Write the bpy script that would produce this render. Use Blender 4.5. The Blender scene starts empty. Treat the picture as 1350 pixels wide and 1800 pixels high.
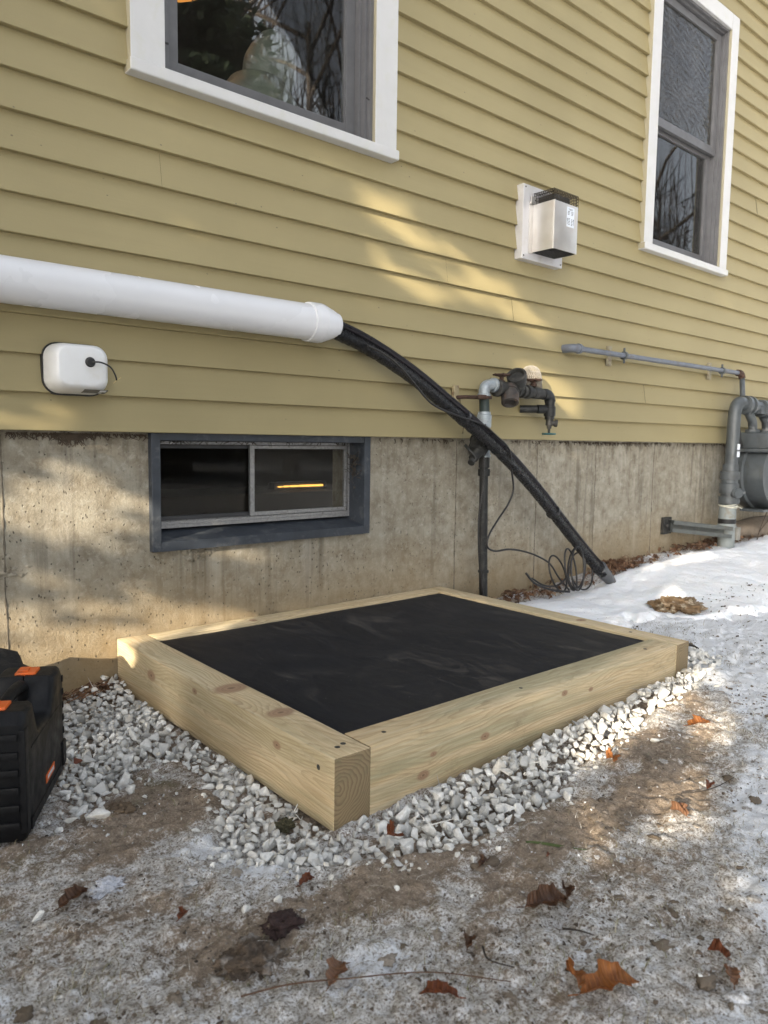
import bpy, bmesh, math, random
from mathutils import Vector, Matrix, noise
C = bpy.context; SC = C.scene; COL = SC.collection
R = math.radians
random.seed(7)

# ------------------------------------------------------------------ camera
CAM_H = 0.7617
X = Vector((0.75903, -0.05127, 0.64903)); Yw = Vector((-0.65091, -0.08103, 0.75482)); Z = Vector((0.01390, -0.99539, -0.09488))
right = Vector((X[0], Yw[0], Z[0])); down = Vector((X[1], Yw[1], Z[1])); fwd = Vector((X[2], Yw[2], Z[2]))
cd = bpy.data.cameras.new('camera'); cam = bpy.data.objects.new('camera', cd); COL.objects.link(cam)
m = Matrix.Identity(4)
for i in range(3):
    m[i][0] = right[i]; m[i][1] = -down[i]; m[i][2] = -fwd[i]
m[2][3] = CAM_H
cam.matrix_world = m
cd.sensor_fit = 'VERTICAL'; cd.sensor_height = 36; cd.sensor_width = 27
cd.lens = 1304 / 1800 * 36
cd.clip_start = 0.02; cd.clip_end = 500
cd.dof.use_dof = True; cd.dof.focus_distance = 2.1; cd.dof.aperture_fstop = 6.5
SC.camera = cam

# ------------------------------------------------------------------ light
SUN_A, SUN_T = R(22), R(17)          # heading of the rays off the wall line, elevation
sd = Vector((math.cos(SUN_A)*math.cos(SUN_T), math.sin(SUN_A)*math.cos(SUN_T), -math.sin(SUN_T)))
sl = bpy.data.lights.new('sun', 'SUN'); sl.energy = 3.2; sl.angle = R(0.42); sl.color = (1.0, 0.86, 0.66)
so = bpy.data.objects.new('sun', sl); COL.objects.link(so)
so.rotation_euler = sd.to_track_quat('-Z', 'Y').to_euler()
w = bpy.data.worlds.new('World'); SC.world = w; w.use_nodes = True
nt = w.node_tree; nt.nodes.clear()
sky = nt.nodes.new('ShaderNodeTexSky'); sky.sky_type = 'NISHITA'; sky.sun_disc = False
sky.sun_elevation = SUN_T; sky.sun_rotation = math.atan2(-sd.x, -sd.y)
sky.air_density = 1.0; sky.dust_density = 2.5
hs = nt.nodes.new('ShaderNodeHueSaturation'); hs.inputs['Saturation'].default_value = 0.36
bg = nt.nodes.new('ShaderNodeBackground'); bg.inputs['Strength'].default_value = 0.15
wo = nt.nodes.new('ShaderNodeOutputWorld')
nt.links.new(sky.outputs[0], hs.inputs['Color']); nt.links.new(hs.outputs[0], bg.inputs['Color']); nt.links.new(bg.outputs[0], wo.inputs[0])
vs = SC.view_settings; vs.view_transform = 'Standard'; vs.look = 'None'; vs.gamma = 1; vs.exposure = 2.0
SC.render.engine = 'CYCLES'

# ------------------------------------------------------------------ helpers
ORIG = {}
BX0, BX1, BY0, BY1, BH = .845, 2.258, 1.121, 2.246, .140; TW = .092
def thing(name, label, cat, loc, group=None):
    o = bpy.data.objects.new(name, None); COL.objects.link(o); o.location = loc
    o.empty_display_size = 0.1
    o['label'] = label; o['category'] = cat
    if group: o['group'] = group
    ORIG[o.name] = Vector(loc); return o
def tag(o, label, cat, group=None, kind=None):
    if label: o['label'] = label
    if cat: o['category'] = cat
    if group: o['group'] = group
    if kind: o['kind'] = kind
    return o
def obj(name, bm, mat, parent=None, smooth=False, sharp=None):
    me = bpy.data.meshes.new(name)
    L = ORIG[parent.name] if parent else Vector((0, 0, 0))
    if L.length: bmesh.ops.translate(bm, verts=bm.verts, vec=-L)
    bm.to_mesh(me); bm.free()
    o = bpy.data.objects.new(name, me); COL.objects.link(o)
    if mat: me.materials.append(mat)
    if parent: o.parent = parent; ORIG[o.name] = L
    if smooth:
        me.shade_smooth()
        if sharp is not None: me.set_sharp_from_angle(angle=R(sharp))
    return o
def struct(name, bm, mat, **k):
    o = obj(name, bm, mat, **k); o['kind'] = 'structure'; return o
def NB(): return bmesh.new()
def box(bm, x0, x1, y0, y1, z0, z1, bev=0, seg=2):
    t = bmesh.new(); bmesh.ops.create_cube(t, size=1)
    for v in t.verts:
        v.co = Vector((x0 if v.co.x < 0 else x1, y0 if v.co.y < 0 else y1, z0 if v.co.z < 0 else z1))
    if bev: bmesh.ops.bevel(t, geom=t.edges[:], offset=bev, segments=seg, profile=.6, affect='EDGES')
    join(bm, t)
    return bm
def join(bm, t):
    me = bpy.data.meshes.new('tmp'); t.to_mesh(me); t.free(); bm.from_mesh(me); bpy.data.meshes.remove(me)
def tube(bm, pts, r, seg=16, cap=True):
    pts = [Vector(p) for p in pts]; n = len(pts)
    rs = r if isinstance(r, (list, tuple)) else [r]*n
    up = None; rings = []
    for i, p in enumerate(pts):
        a = pts[max(i-1, 0)]; b = pts[min(i+1, n-1)]
        t = (b-a)
        if t.length < 1e-9: t = Vector((0, 0, 1))
        t.normalize()
        if up is None:
            up = t.orthogonal().normalized()
        else:
            up = (up - t*up.dot(t)); up = up.normalized() if up.length > 1e-6 else t.orthogonal().normalized()
        s = t.cross(up)
        rings.append([bm.verts.new(p + (up*math.cos(k*2*math.pi/seg) + s*math.sin(k*2*math.pi/seg))*rs[i]) for k in range(seg)])
    for i in range(n-1):
        for k in range(seg):
            k2 = (k+1) % seg
            bm.faces.new((rings[i][k], rings[i][k2], rings[i+1][k2], rings[i+1][k]))
    if cap:
        for rg, rev in ((rings[0], True), (rings[-1], False)):
            try: bm.faces.new(list(reversed(rg)) if rev else rg)
            except ValueError: pass
    return bm
def lathe(bm, base, axis, prof, seg=24):          # prof: (distance along the axis, radius)
    base = Vector(base); axis = Vector(axis).normalized(); up = axis.orthogonal().normalized(); s = axis.cross(up); rings = []
    for d, r in prof:
        c = base+axis*d
        rings.append([bm.verts.new(c+(up*math.cos(k*2*math.pi/seg)+s*math.sin(k*2*math.pi/seg))*max(r, 1e-5)) for k in range(seg)])
    for i in range(len(rings)-1):
        for k in range(seg):
            k2 = (k+1) % seg
            bm.faces.new((rings[i][k], rings[i][k2], rings[i+1][k2], rings[i+1][k]))
    bm.faces.new(list(reversed(rings[0]))); bm.faces.new(rings[-1])
    return bm
def cr(pts, n=8):                                   # Catmull-Rom resampling
    P = [Vector(p) for p in pts]; P = [P[0]*2-P[1]] + P + [P[-1]*2-P[-2]]; out = []
    for i in range(1, len(P)-2):
        for k in range(n):
            t = k/n; a, b, c, d = P[i-1], P[i], P[i+1], P[i+2]
            out.append(.5*((2*b)+(-a+c)*t+(2*a-5*b+4*c-d)*t*t+(-a+3*b-3*c+d)*t**3))
    out.append(P[-2]); return out
def ss(a, b, x):
    t = min(max((x-a)/(b-a), 0), 1); return t*t*(3-2*t)
def lerpt(xs, ys, x):
    if x <= xs[0]: return ys[0]
    for i in range(len(xs)-1):
        if x <= xs[i+1]:
            t = (x-xs[i])/(xs[i+1]-xs[i]); t = t*t*(3-2*t); return ys[i]*(1-t)+ys[i+1]*t
    return ys[-1]

# ------------------------------------------------------------------ materials
class M:
    def __init__(s, name):
        s.m = bpy.data.materials.new(name); s.m.use_nodes = True; s.t = s.m.node_tree; s.t.nodes.clear()
        s.out = s.n('ShaderNodeOutputMaterial'); s.p = s.n('ShaderNodeBsdfPrincipled')
        s.l(s.p.outputs[0], s.out.inputs[0])
    def n(s, t, **k):
        a = s.t.nodes.new(t)
        for q, v in k.items(): setattr(a, q, v)
        return a
    def l(s, a, b): s.t.links.new(a, b)
    def co(s, scale=(1, 1, 1), kind='Object', loc=(0, 0, 0)):
        tc = s.n('ShaderNodeTexCoord'); mp = s.n('ShaderNodeMapping'); s.l(tc.outputs[kind], mp.inputs[0])
        mp.inputs['Scale'].default_value = scale; mp.inputs['Location'].default_value = loc; return mp.outputs[0]
    def noise(s, sc, det=4, rough=.55, co=None, dist=0):
        a = s.n('ShaderNodeTexNoise'); a.inputs['Scale'].default_value = sc; a.inputs['Detail'].default_value = det
        a.inputs['Roughness'].default_value = rough; a.inputs['Distortion'].default_value = dist
        s.l(co if co is not None else s.co(), a.inputs['Vector']); return a.outputs[0]
    def vor(s, sc, co=None, feat='F1'):
        a = s.n('ShaderNodeTexVoronoi', feature=feat); a.inputs['Scale'].default_value = sc
        s.l(co if co is not None else s.co(), a.inputs['Vector']); return a
    def ramp(s, f, stops, interp='LINEAR'):
        a = s.n('ShaderNodeValToRGB'); a.color_ramp.interpolation = interp; e = a.color_ramp.elements
        while len(e) < len(stops): e.new(.5)
        for i, (p, c) in enumerate(stops):
            e[i].position = p; e[i].color = (c, c, c, 1) if isinstance(c, (int, float)) else (*c, 1)
        s.l(f, a.inputs[0]); return a.outputs[0]
    def mix(s, f, a, b, mode='MIX'):
        q = s.n('ShaderNodeMix', data_type='RGBA', blend_type=mode)
        for v, k in ((f, 0), (a, 6), (b, 7)):
            if isinstance(v, (int, float)): q.inputs[k].default_value = v if k == 0 else (v, v, v, 1)
            elif isinstance(v, tuple): q.inputs[k].default_value = (*v, 1)
            else: s.l(v, q.inputs[k])
        return q.outputs[2]
    def math(s, op, a, b=0, clamp=False):
        q = s.n('ShaderNodeMath', operation=op, use_clamp=clamp)
        for v, k in ((a, 0), (b, 1)):
            if isinstance(v, (int, float)): q.inputs[k].default_value = v
            else: s.l(v, q.inputs[k])
        return q.outputs[0]
    def xyz(s, kind='Object'):
        tc = s.n('ShaderNodeTexCoord'); q = s.n('ShaderNodeSeparateXYZ'); s.l(tc.outputs[kind], q.inputs[0]); return q.outputs
    def bump(s, h, dist=.002, st=1, prev=None):
        b = s.n('ShaderNodeBump'); b.inputs['Distance'].default_value = dist; b.inputs['Strength'].default_value = st
        s.l(h, b.inputs['Height'])
        if prev: s.l(prev, b.inputs['Normal'])
        s.l(b.outputs[0], s.p.inputs['Normal']); return b.outputs[0]
    def col(s, c):
        if isinstance(c, tuple): s.p.inputs['Base Color'].default_value = (*c, 1)
        else: s.l(c, s.p.inputs['Base Color'])
    def rough(s, r):
        if isinstance(r, (int, float)): s.p.inputs['Roughness'].default_value = r
        else: s.l(r, s.p.inputs['Roughness'])
    def set(s, **k):
        for q, v in k.items(): s.p.inputs[q.replace('_', ' ')].default_value = v
        return s
def simple(name, c, rough=.5, metal=0, var=.18, vs=30, bump=.0004, dirt=None, ds=8):
    a = M(name); n1 = a.noise(vs, 5, .6)
    c2 = tuple(x*(1-var) for x in c); c3 = tuple(min(x*(1+var*.6), 1) for x in c)
    cc = a.ramp(n1, [(.3, c2), (.7, c3)])
    if dirt:
        d = a.ramp(a.noise(ds, 6, .65, dist=.4), [(.52, 0), (.68, 1)]); cc = a.mix(d, cc, dirt)
    a.col(cc); a.set(Metallic=metal)
    a.rough(a.ramp(a.noise(vs*.6, 4), [(.3, max(rough-.1, .05)), (.7, min(rough+.12, 1))]))
    if bump: a.bump(a.noise(vs*3, 4), bump, 1)
    return a.m

# siding
a = M('siding_paint')
n1 = a.noise(1.3, 4, .5); st = a.noise(6, 6, .6, a.co((.35, 1, 3)))
cc = a.ramp(n1, [(.35, (.278, .232, .117)), (.7, (.325, .272, .140))])
cc = a.mix(a.ramp(st, [(.5, 0), (.8, .35)]), cc, (.265, .218, .11))
v = a.vor(17, a.co((1, 1, 1.4))); nn = a.noise(31, 2)
spk = a.math('MULTIPLY', a.ramp(v.outputs['Distance'], [(.04, 1), (.07, 0)]), a.ramp(a.noise(5, 2), [(.48, 0), (.56, 1)]))
cc = a.mix(a.math('MULTIPLY', spk, .7), cc, (.09, .07, .05)); a.col(cc); a.rough(.62)
b1 = a.bump(a.noise(9, 5, .6, a.co((.15, 1, 6))), .0012, .5)
a.bump(a.noise(160, 3), .0003, .6, b1)
SIDING = a.m
# concrete foundation
a = M('foundation_concrete'); x, y, z = a.xyz()
big = a.noise(2.2, 6, .6); mid = a.noise(14, 8, .65); fine = a.noise(140, 4, .7)
cc = a.ramp(big, [(.3, (.265, .238, .180)), (.7, (.39, .36, .29))])
cc = a.mix(a.ramp(mid, [(.35, .85), (.6, 0)]), cc, (.18, .15, .105))
cc = a.mix(a.ramp(a.noise(38, 7, .8, None, .4), [(.5, 0), (.68, .6)]), cc, (.46, .44, .38))
# vertical run marks left by the form boards
stv = a.noise(26, 5, .62, a.co((1, 1, .055)))
stm = a.noise(3.2, 3, .5, a.co((1, 1, .6), loc=(4, 0, 0)))
cc = a.mix(a.math('MULTIPLY', a.ramp(stv, [(.50, 0), (.66, .7)]), a.ramp(stm, [(.44, .05), (.58, .95)])), cc, (.115, .098, .072))
stw = a.noise(11, 4, .6, a.co((1, 1, .09), loc=(2, 0, 0)))
cc = a.mix(a.ramp(a.noise(90, 5, .8, a.co((1, 1, .35))), [(.55, 0), (.70, .45)]), cc, (.15, .125, .09))
cc = a.mix(a.ramp(stw, [(.56, 0), (.75, .4)]), cc, (.52, .49, .42))
# foot tinted yellow-brown, fading out upward
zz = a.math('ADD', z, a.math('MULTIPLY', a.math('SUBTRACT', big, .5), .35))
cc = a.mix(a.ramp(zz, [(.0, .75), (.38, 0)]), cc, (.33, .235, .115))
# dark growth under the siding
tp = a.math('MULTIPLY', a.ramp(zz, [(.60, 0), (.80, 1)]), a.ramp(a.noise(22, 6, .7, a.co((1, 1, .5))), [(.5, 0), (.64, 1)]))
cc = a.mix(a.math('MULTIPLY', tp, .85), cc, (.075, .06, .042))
# air holes
wob = a.n('ShaderNodeVectorMath', operation='ADD'); a.l(a.co(), wob.inputs[0])
nz = a.n('ShaderNodeTexNoise'); nz.inputs['Scale'].default_value = 60; nz.inputs['Detail'].default_value = 2
sc_ = a.n('ShaderNodeVectorMath', operation='SCALE'); sc_.inputs['Scale'].default_value = .02
a.l(nz.outputs['Color'], sc_.inputs[0]); a.l(sc_.outputs[0], wob.inputs[1])
def pits(scale, r, den, dn, stretch):
    mp = a.n('ShaderNodeMapping'); a.l(wob.outputs[0], mp.inputs[0]); mp.inputs['Scale'].default_value = stretch
    v = a.vor(scale, mp.outputs[0])
    keep = a.ramp(v.outputs['Color'], [(1-den-.02, 0), (1-den, 1)])
    return a.math('MULTIPLY', a.ramp(v.outputs['Distance'], [(r*.6, 1), (r, 0)]), keep)
p1 = pits(26, .12, .24, 1, (1, 1, .8)); p2 = pits(95, .22, .30, 1, (1, 1, .6)); p3 = pits(12, .075, .6, 1, (1, 1, .75))
pt = a.math('MULTIPLY', a.math('MAXIMUM', a.math('MAXIMUM', p1, p3), p2), a.ramp(a.noise(4, 4, .6, a.co(loc=(5, 5, 5))), [(.38, .25), (.55, 1)]))
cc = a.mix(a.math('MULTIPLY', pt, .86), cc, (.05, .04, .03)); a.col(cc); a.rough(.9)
h = a.math('SUBTRACT', a.math('ADD', a.math('MULTIPLY', mid, .8), a.math('MULTIPLY', fine, .45)), a.math('MULTIPLY', pt, 1.3))
b1 = a.bump(h, .0048, 1)
grit = a.math('MULTIPLY', a.noise(55, 8, .8), a.ramp(z, [(.02, 1), (.34, 0)]))
a.bump(grit, .012, 1, b1)
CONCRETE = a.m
# treated timber: rings cut out of a solid block
def timber_mat(name, cy, cz, seedx, knots, gtint=.5, axis=0):
    a = M(name); o = a.xyz()
    L, S1, S2 = (o[0], o[1], o[2]) if axis == 0 else (o[1], o[0], o[2])
    comb = a.n('ShaderNodeCombineXYZ'); a.l(a.math('ADD', L, seedx), comb.inputs[0]); a.l(S1, comb.inputs[1]); a.l(S2, comb.inputs[2])
    def st(v):
        mp = a.n('ShaderNodeMapping'); a.l(comb.outputs[0], mp.inputs[0]); mp.inputs['Scale'].default_value = v; return mp.outputs[0]
    w1 = a.math('MULTIPLY', a.math('SUBTRACT', a.noise(1, 2, .5, st((2.0, 6, 6))), .5), .11)
    w2 = a.math('MULTIPLY', a.math('SUBTRACT', a.noise(1, 2, .5, st((6, 22, 22))), .5), .022)
    dy = a.math('SUBTRACT', S1, cy); dz = a.math('SUBTRACT', S2, cz)
    rr = a.math('SQRT', a.math('ADD', a.math('MULTIPLY', dy, dy), a.math('MULTIPLY', dz, dz)))
    rr = a.math('ADD', a.math('ADD', rr, w1), w2)
    kd = None
    for (kl, ks1, ks2, kr) in knots:
        q = a.n('ShaderNodeVectorMath', operation='SUBTRACT')
        cb = a.n('ShaderNodeCombineXYZ'); a.l(L, cb.inputs[0]); a.l(S1, cb.inputs[1]); a.l(S2, cb.inputs[2])
        a.l(cb.outputs[0], q.inputs[0]); q.inputs[1].default_value = (kl, ks1, ks2)
        q2 = a.n('ShaderNodeVectorMath', operation='MULTIPLY'); a.l(q.outputs[0], q2.inputs[0]); q2.inputs[1].default_value = (.6/kr, .45/kr, 1/kr)
        ln = a.n('ShaderNodeVectorMath', operation='LENGTH'); a.l(q2.outputs[0], ln.inputs[0])
        d = ln.outputs['Value']
        g = a.math('POWER', 2.718, a.math('MULTIPLY', a.math('MULTIPLY', d, d), -.22))
        rr = a.math('ADD', rr, a.math('MULTIPLY', g, kr*.9))
        kd = d if kd is None else a.math('MINIMUM', kd, d)
    ph = a.math('MULTIPLY', a.math('ADD', rr, a.math('MULTIPLY', a.noise(1, 2, .5, st((1, 30, 30))), .012)), 135)
    fr = a.math('FRACT', ph)
    late = a.ramp(fr, [(0, 0), (.45, .1), (.85, .9), (.95, 1), (1, 0)])
    big = a.noise(1, 4, .6, st((1.4, 7, 12)))
    cc = a.ramp(big, [(.3, (.50, .38, .21)), (.55, (.67, .54, .34)), (.75, (.74, .625, .43))])
    cc = a.mix(a.math('MULTIPLY', late, a.ramp(a.noise(1, 3, .5, st((3, 14, 14))), [(.3, .2), (.7, .7)])), cc, (.29, .185, .09))
    gr = a.ramp(a.noise(1, 4, .6, st((.9, 9, 16))), [(.45, 0), (.58, 1)])
    cc = a.mix(a.math('MULTIPLY', gr, gtint*.8), cc, (.30, .30, .19), 'MIX')
    cc = a.mix(a.ramp(a.noise(1, 4, .6, st((1.6, 11, 18))), [(.54, 0), (.70, .5)]), cc, (.40, .255, .15))
    fib = a.noise(1, 5, .7, st((12, 420, 420))); fib2 = a.noise(1, 4, .6, st((5, 120, 120)))
    cc = a.mix(a.ramp(fib, [(.42, .0), (.62, .5)]), cc, (.34, .26, .15))
    cc = a.mix(a.ramp(fib2, [(.5, .0), (.72, .45)]), cc, (.66, .59, .43))
    stn = a.ramp(a.noise(1, 6, .7, st((9, 16, 16))), [(.58, 0), (.72, .5)]); cc = a.mix(stn, cc, (.20, .15, .09))
    if kd is not None:
        kr_ = a.ramp(a.math('FRACT', a.math('MULTIPLY', kd, 4)), [(0, .0), (.8, 1), (1, 0)])
        kc = a.mix(a.math('MULTIPLY', kr_, .6), (.34, .215, .135), (.20, .12, .07))
        cc = a.mix(a.ramp(kd, [(.6, .9), (.95, 0)]), cc, kc)
        cc = a.mix(a.ramp(kd, [(.10, .7), (.22, 0)]), cc, (.10, .06, .035))
    # sawn end: darker, rings clearer
    tc = a.n('ShaderNodeTexCoord'); sn = a.n('ShaderNodeSeparateXYZ'); a.l(tc.outputs['Normal'], sn.inputs[0])
    en = a.math('GREATER_THAN', a.math('ABSOLUTE', sn.outputs[axis]), .8)
    ec = a.mix(late, (.27, .205, .115), (.17, .12, .068))
    ec = a.mix(a.ramp(a.noise(40, 5, .7), [(.5, 0), (.72, .6)]), ec, (.17, .15, .085))
    cc = a.mix(en, cc, ec)
    a.col(cc); a.rough(.78)
    hh = a.math('ADD', a.math('MULTIPLY', late, .5), fib)
    b = a.bump(hh, .0012, .8); 
    return a.m
# black rubber mat
a = M('mat_rubber'); d1 = a.noise(3, 6, .7, a.co((1, .45, 1)), .6); d2 = a.noise(9, 6, .7, a.co((1, .35, 1)), 1.0)
cc = a.mix(a.ramp(d1, [(.42, 0), (.72, .8)]), (.0055, .0066, .0105), (.022, .022, .024))
cc = a.mix(a.math('MULTIPLY', a.ramp(d2, [(.52, 0), (.68, .8)]), a.ramp(a.noise(2.2, 3, .5, a.co(loc=(3, 1, 0))), [(.45, .1), (.6, 1)])), cc, (.075, .066, .058))
v = a.vor(26); cc = a.mix(a.ramp(v.outputs['Distance'], [(.03, .7), (.05, 0)]), cc, (.25, .24, .22)); a.col(cc)
a.rough(a.ramp(d2, [(.4, .62), (.7, .85)])); a.set(**{'Specular_IOR_Level': .35}); a.bump(a.noise(320, 3), .0007, .8)
MAT_BLK = a.m

WHITE_TRIM = simple('white_trim_paint', (.56, .56, .56), .5, 0, .05, 8, .0006, dirt=(.54, .54, .51), ds=14)
PVC = simple('white_pvc', (.66, .67, .70), .26, 0, .03, 5, .0001)
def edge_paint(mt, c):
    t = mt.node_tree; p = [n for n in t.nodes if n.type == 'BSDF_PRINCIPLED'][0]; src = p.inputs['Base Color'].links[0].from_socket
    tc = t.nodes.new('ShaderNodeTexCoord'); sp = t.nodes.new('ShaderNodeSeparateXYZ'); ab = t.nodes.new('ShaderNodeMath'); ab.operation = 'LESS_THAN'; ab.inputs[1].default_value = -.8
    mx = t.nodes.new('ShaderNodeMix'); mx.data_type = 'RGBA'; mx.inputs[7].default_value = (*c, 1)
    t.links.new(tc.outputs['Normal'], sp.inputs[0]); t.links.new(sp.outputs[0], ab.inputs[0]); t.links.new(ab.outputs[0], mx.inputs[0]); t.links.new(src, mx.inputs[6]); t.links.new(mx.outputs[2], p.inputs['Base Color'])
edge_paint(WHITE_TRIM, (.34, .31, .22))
PLASTIC_W = simple('white_plastic', (.72, .73, .74), .4, 0, .04, 9, .0001, dirt=(.66, .65, .62), ds=6)
BLACKP = simple('black_plastic', (.012, .012, .013), .5, 0, .3, 40, .0005, dirt=(.03, .03, .03), ds=14)
CASEM = simple('case_plastic', (.006, .0065, .008), .5, 0, .25, 60, .0006, dirt=(.013, .013, .013), ds=9)
ORANGE = simple('orange_plastic', (.72, .13, .015), .45, 0, .1, 30, .0002, dirt=(.35, .09, .03), ds=30)
BLUEGREY = simple('blue_grey_paint', (.036, .044, .057), .5, 0, .25, 18, .0005, dirt=(.085, .092, .10), ds=22)
ALU = simple('dull_aluminium', (.34, .34, .34), .5, .5, .3, 60, .0004, dirt=(.16, .15, .14), ds=60)
SASHG = simple('grey_sash', (.135, .135, .14), .45, .2, .12, 18, .0003)
SASHD = simple('dark_sash', (.045, .046, .05), .5, .1, .2, 18, .0003)
STEEL = simple('stainless_steel', (.62, .60, .575), .38, .68, .06, 12, .0002, dirt=(.58, .53, .49), ds=5)
PLATE = simple('plate_white_metal', (.62, .61, .62), .4, .3, .06, 12, .0003, dirt=(.52, .50, .47), ds=8)
GALV = simple('galvanised', (.33, .37, .40), .5, .4, .2, 60, .0005, dirt=(.25, .25, .24), ds=40)
IRON = simple('dark_weathered_iron', (.036, .036, .034), .62, .25, .35, 45, .0012, dirt=(.085, .08, .07), ds=28)
PVCG = simple('dark_grey_pvc', (.019, .020, .020), .5, 0, .3, 30, .0005, dirt=(.05, .05, .048), ds=20)
RUST = simple('rust', (.065, .036, .025), .85, .1, .45, 60, .0015)
GASG = simple('grey_gas_paint', (.072, .082, .088), .40, .05, .15, 25, .0006, dirt=(.05, .053, .053), ds=14)
GASL = simple('blue_grey_pipe', (.13, .147, .18), .45, .1, .12, 25, .0004, dirt=(.13, .12, .12), ds=30)
SLEEVE = simple('pale_grey_sleeve', (.24, .265, .26), .6, 0, .15, 25, .0006, dirt=(.20, .18, .14), ds=16)
def low_spec(mt, v):
    for n in mt.node_tree.nodes:
        if n.type == 'BSDF_PRINCIPLED': n.inputs['Specular IOR Level'].default_value = v
low_spec(CASEM, .22); low_spec(PVCG, .35)
MESHM = simple('wire_mesh', (.05, .04, .028), .55, .6, .3, 60, .0)
MESHL = simple('pale_wire', (.50, .47, .42), .5, .5, .3, 60, .0)
CABLE = simple('black_cable', (.016, .015, .015), .38, 0, .3, 60, .0002)
GREENH = simple('blue_green_handle', (.015, .10, .11), .5, .1, .3, 60, .0004)
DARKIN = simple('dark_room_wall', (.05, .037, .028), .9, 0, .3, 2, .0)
PAPER = simple('paper_label', (.72, .76, .82), .5, 0, .05, 40, .0)
INK = simple('label_ink', (.05, .055, .07), .6, 0, .1, 40, .0)
INKG = simple('label_grey', (.13, .13, .13), .5, 0, .2, 40, .0)
STONEFIG = simple('figurine_glaze', (.27, .31, .27), .35, 0, .25, 14, .001)
REDP = simple('pink_tag', (.6, .06, .14), .5, 0, .1, 40, .0)
# wrinkled black wrap of the line set
a = M('black_wrap'); wr = a.noise(90, 6, .7, a.co((1, 1, 1)), 1.5); wv = a.vor(110, a.co((1, 1, 1)), 'SMOOTH_F1').outputs[0]
a.col(a.ramp(wr, [(.4, (.005, .005, .006)), (.8, (.016, .016, .018))])); a.rough(a.ramp(wr, [(.35, .14), (.7, .36)]))
a.bump(a.math('ADD', a.math('MULTIPLY', wr, 1.5), wv), .012, 1); WRAP = a.m; low_spec(WRAP, .38)
def glass(name, dirt=.03, wavy=0, tint=.9, fm=1.1):
    a = M(name); t = a.t; t.nodes.remove(a.p)
    tr = a.n('ShaderNodeBsdfTransparent'); tr.inputs[0].default_value = (tint, tint, tint*.98, 1)
    gl = a.n('ShaderNodeBsdfGlossy'); gl.inputs['Roughness'].default_value = .012
    fr = a.n('ShaderNodeFresnel'); fr.inputs[0].default_value = 1.5
    mx = a.n('ShaderNodeMixShader'); f2 = a.math('MULTIPLY', fr.outputs[0], fm, True)
    a.l(f2, mx.inputs[0]); a.l(tr.outputs[0], mx.inputs[1]); a.l(gl.outputs[0], mx.inputs[2])
    df = a.n('ShaderNodeBsdfDiffuse'); df.inputs[0].default_value = (.4, .38, .35, 1)
    m2 = a.n('ShaderNodeMixShader'); a.l(a.ramp(a.noise(5, 6, .7), [(.35, dirt*.4), (.75, dirt*1.8)]), m2.inputs[0])
    a.l(mx.outputs[0], m2.inputs[1]); a.l(df.outputs[0], m2.inputs[2]); a.l(m2.outputs[0], a.out.inputs[0])
    if wavy:
        wv = a.n('ShaderNodeTexWave', wave_type='RINGS'); wv.inputs['Scale'].default_value = 9; wv.inputs['Distortion'].default_value = 9
        wv.inputs['Detail'].default_value = 1; wv.inputs['Detail Scale'].default_value = 1.2; a.l(a.co((1, 1, 1), loc=(-4.0, 0, -2.6)), wv.inputs['Vector'])
        b = a.n('ShaderNodeBump'); b.inputs['Distance'].default_value = wavy; a.l(wv.outputs[1], b.inputs['Height'])
        a.l(b.outputs[0], gl.inputs['Normal']); a.l(b.outputs[0], fr.inputs['Normal'])
    return a.m
GLASS = glass('window_glass', .010); GLASSD = glass('dusty_basement_glass', .006, 0, .9, .14); GLASSW = glass('screened_glass', .045, .0009, .6)
def emit(name, c, s):
    a = M(name); a.t.nodes.remove(a.p); e = a.n('ShaderNodeEmission'); e.inputs[0].default_value = (*c, 1); e.inputs[1].default_value = s
    a.l(e.outputs[0], a.out.inputs[0]); return a.m

# ------------------------------------------------------------------ terrain heights
def gz(x, y):
    wl = lerpt([-6, .5, .75, .85, 2.3, 2.75, 3.7, 4.4, 5.6, 9], [-.06, -.035, -.012, .005, .028, .040, .106, .132, .160, .25], x)
    fr = .035*ss(1.3, 2.6, x)*ss(.2, 1.1, y) + .015*ss(2.6, 5, x)
    t = ss(1.15, 2.1, y)
    return fr*(1-t)+wl*t - .030*math.exp(-(((x-3.2)/.22)**2+((y-2.0)/.16)**2))
def snow_amt(x, y):
    n = noise.fractal(Vector((x*2.6, y*2.6, 3.1)), .8, 2, 5)
    n2 = noise.fractal(Vector((x*7, y*7, 9.1)), 1, 2, 3)
    lim = 1.40 + .10*ss(2.3, 2.8, x) - .30*ss(2.7, 3.6, x) - .35*ss(3.2, 5.2, x)
    a_ = (y-lim) + .20*n + .08*n2 + .03*noise.noise(Vector((x*30, y*30, 1)))
    b_ = (2.11 - .02*math.sin(x*3)) - y + .025*n2 + .02*n
    c_ = (x-2.42)*.8 + .05*n
    d = math.hypot((x-3.08)/1.15, y-1.60) - .085 - .02*n2      # melted hole
    return min(a_, b_, c_, d)

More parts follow.
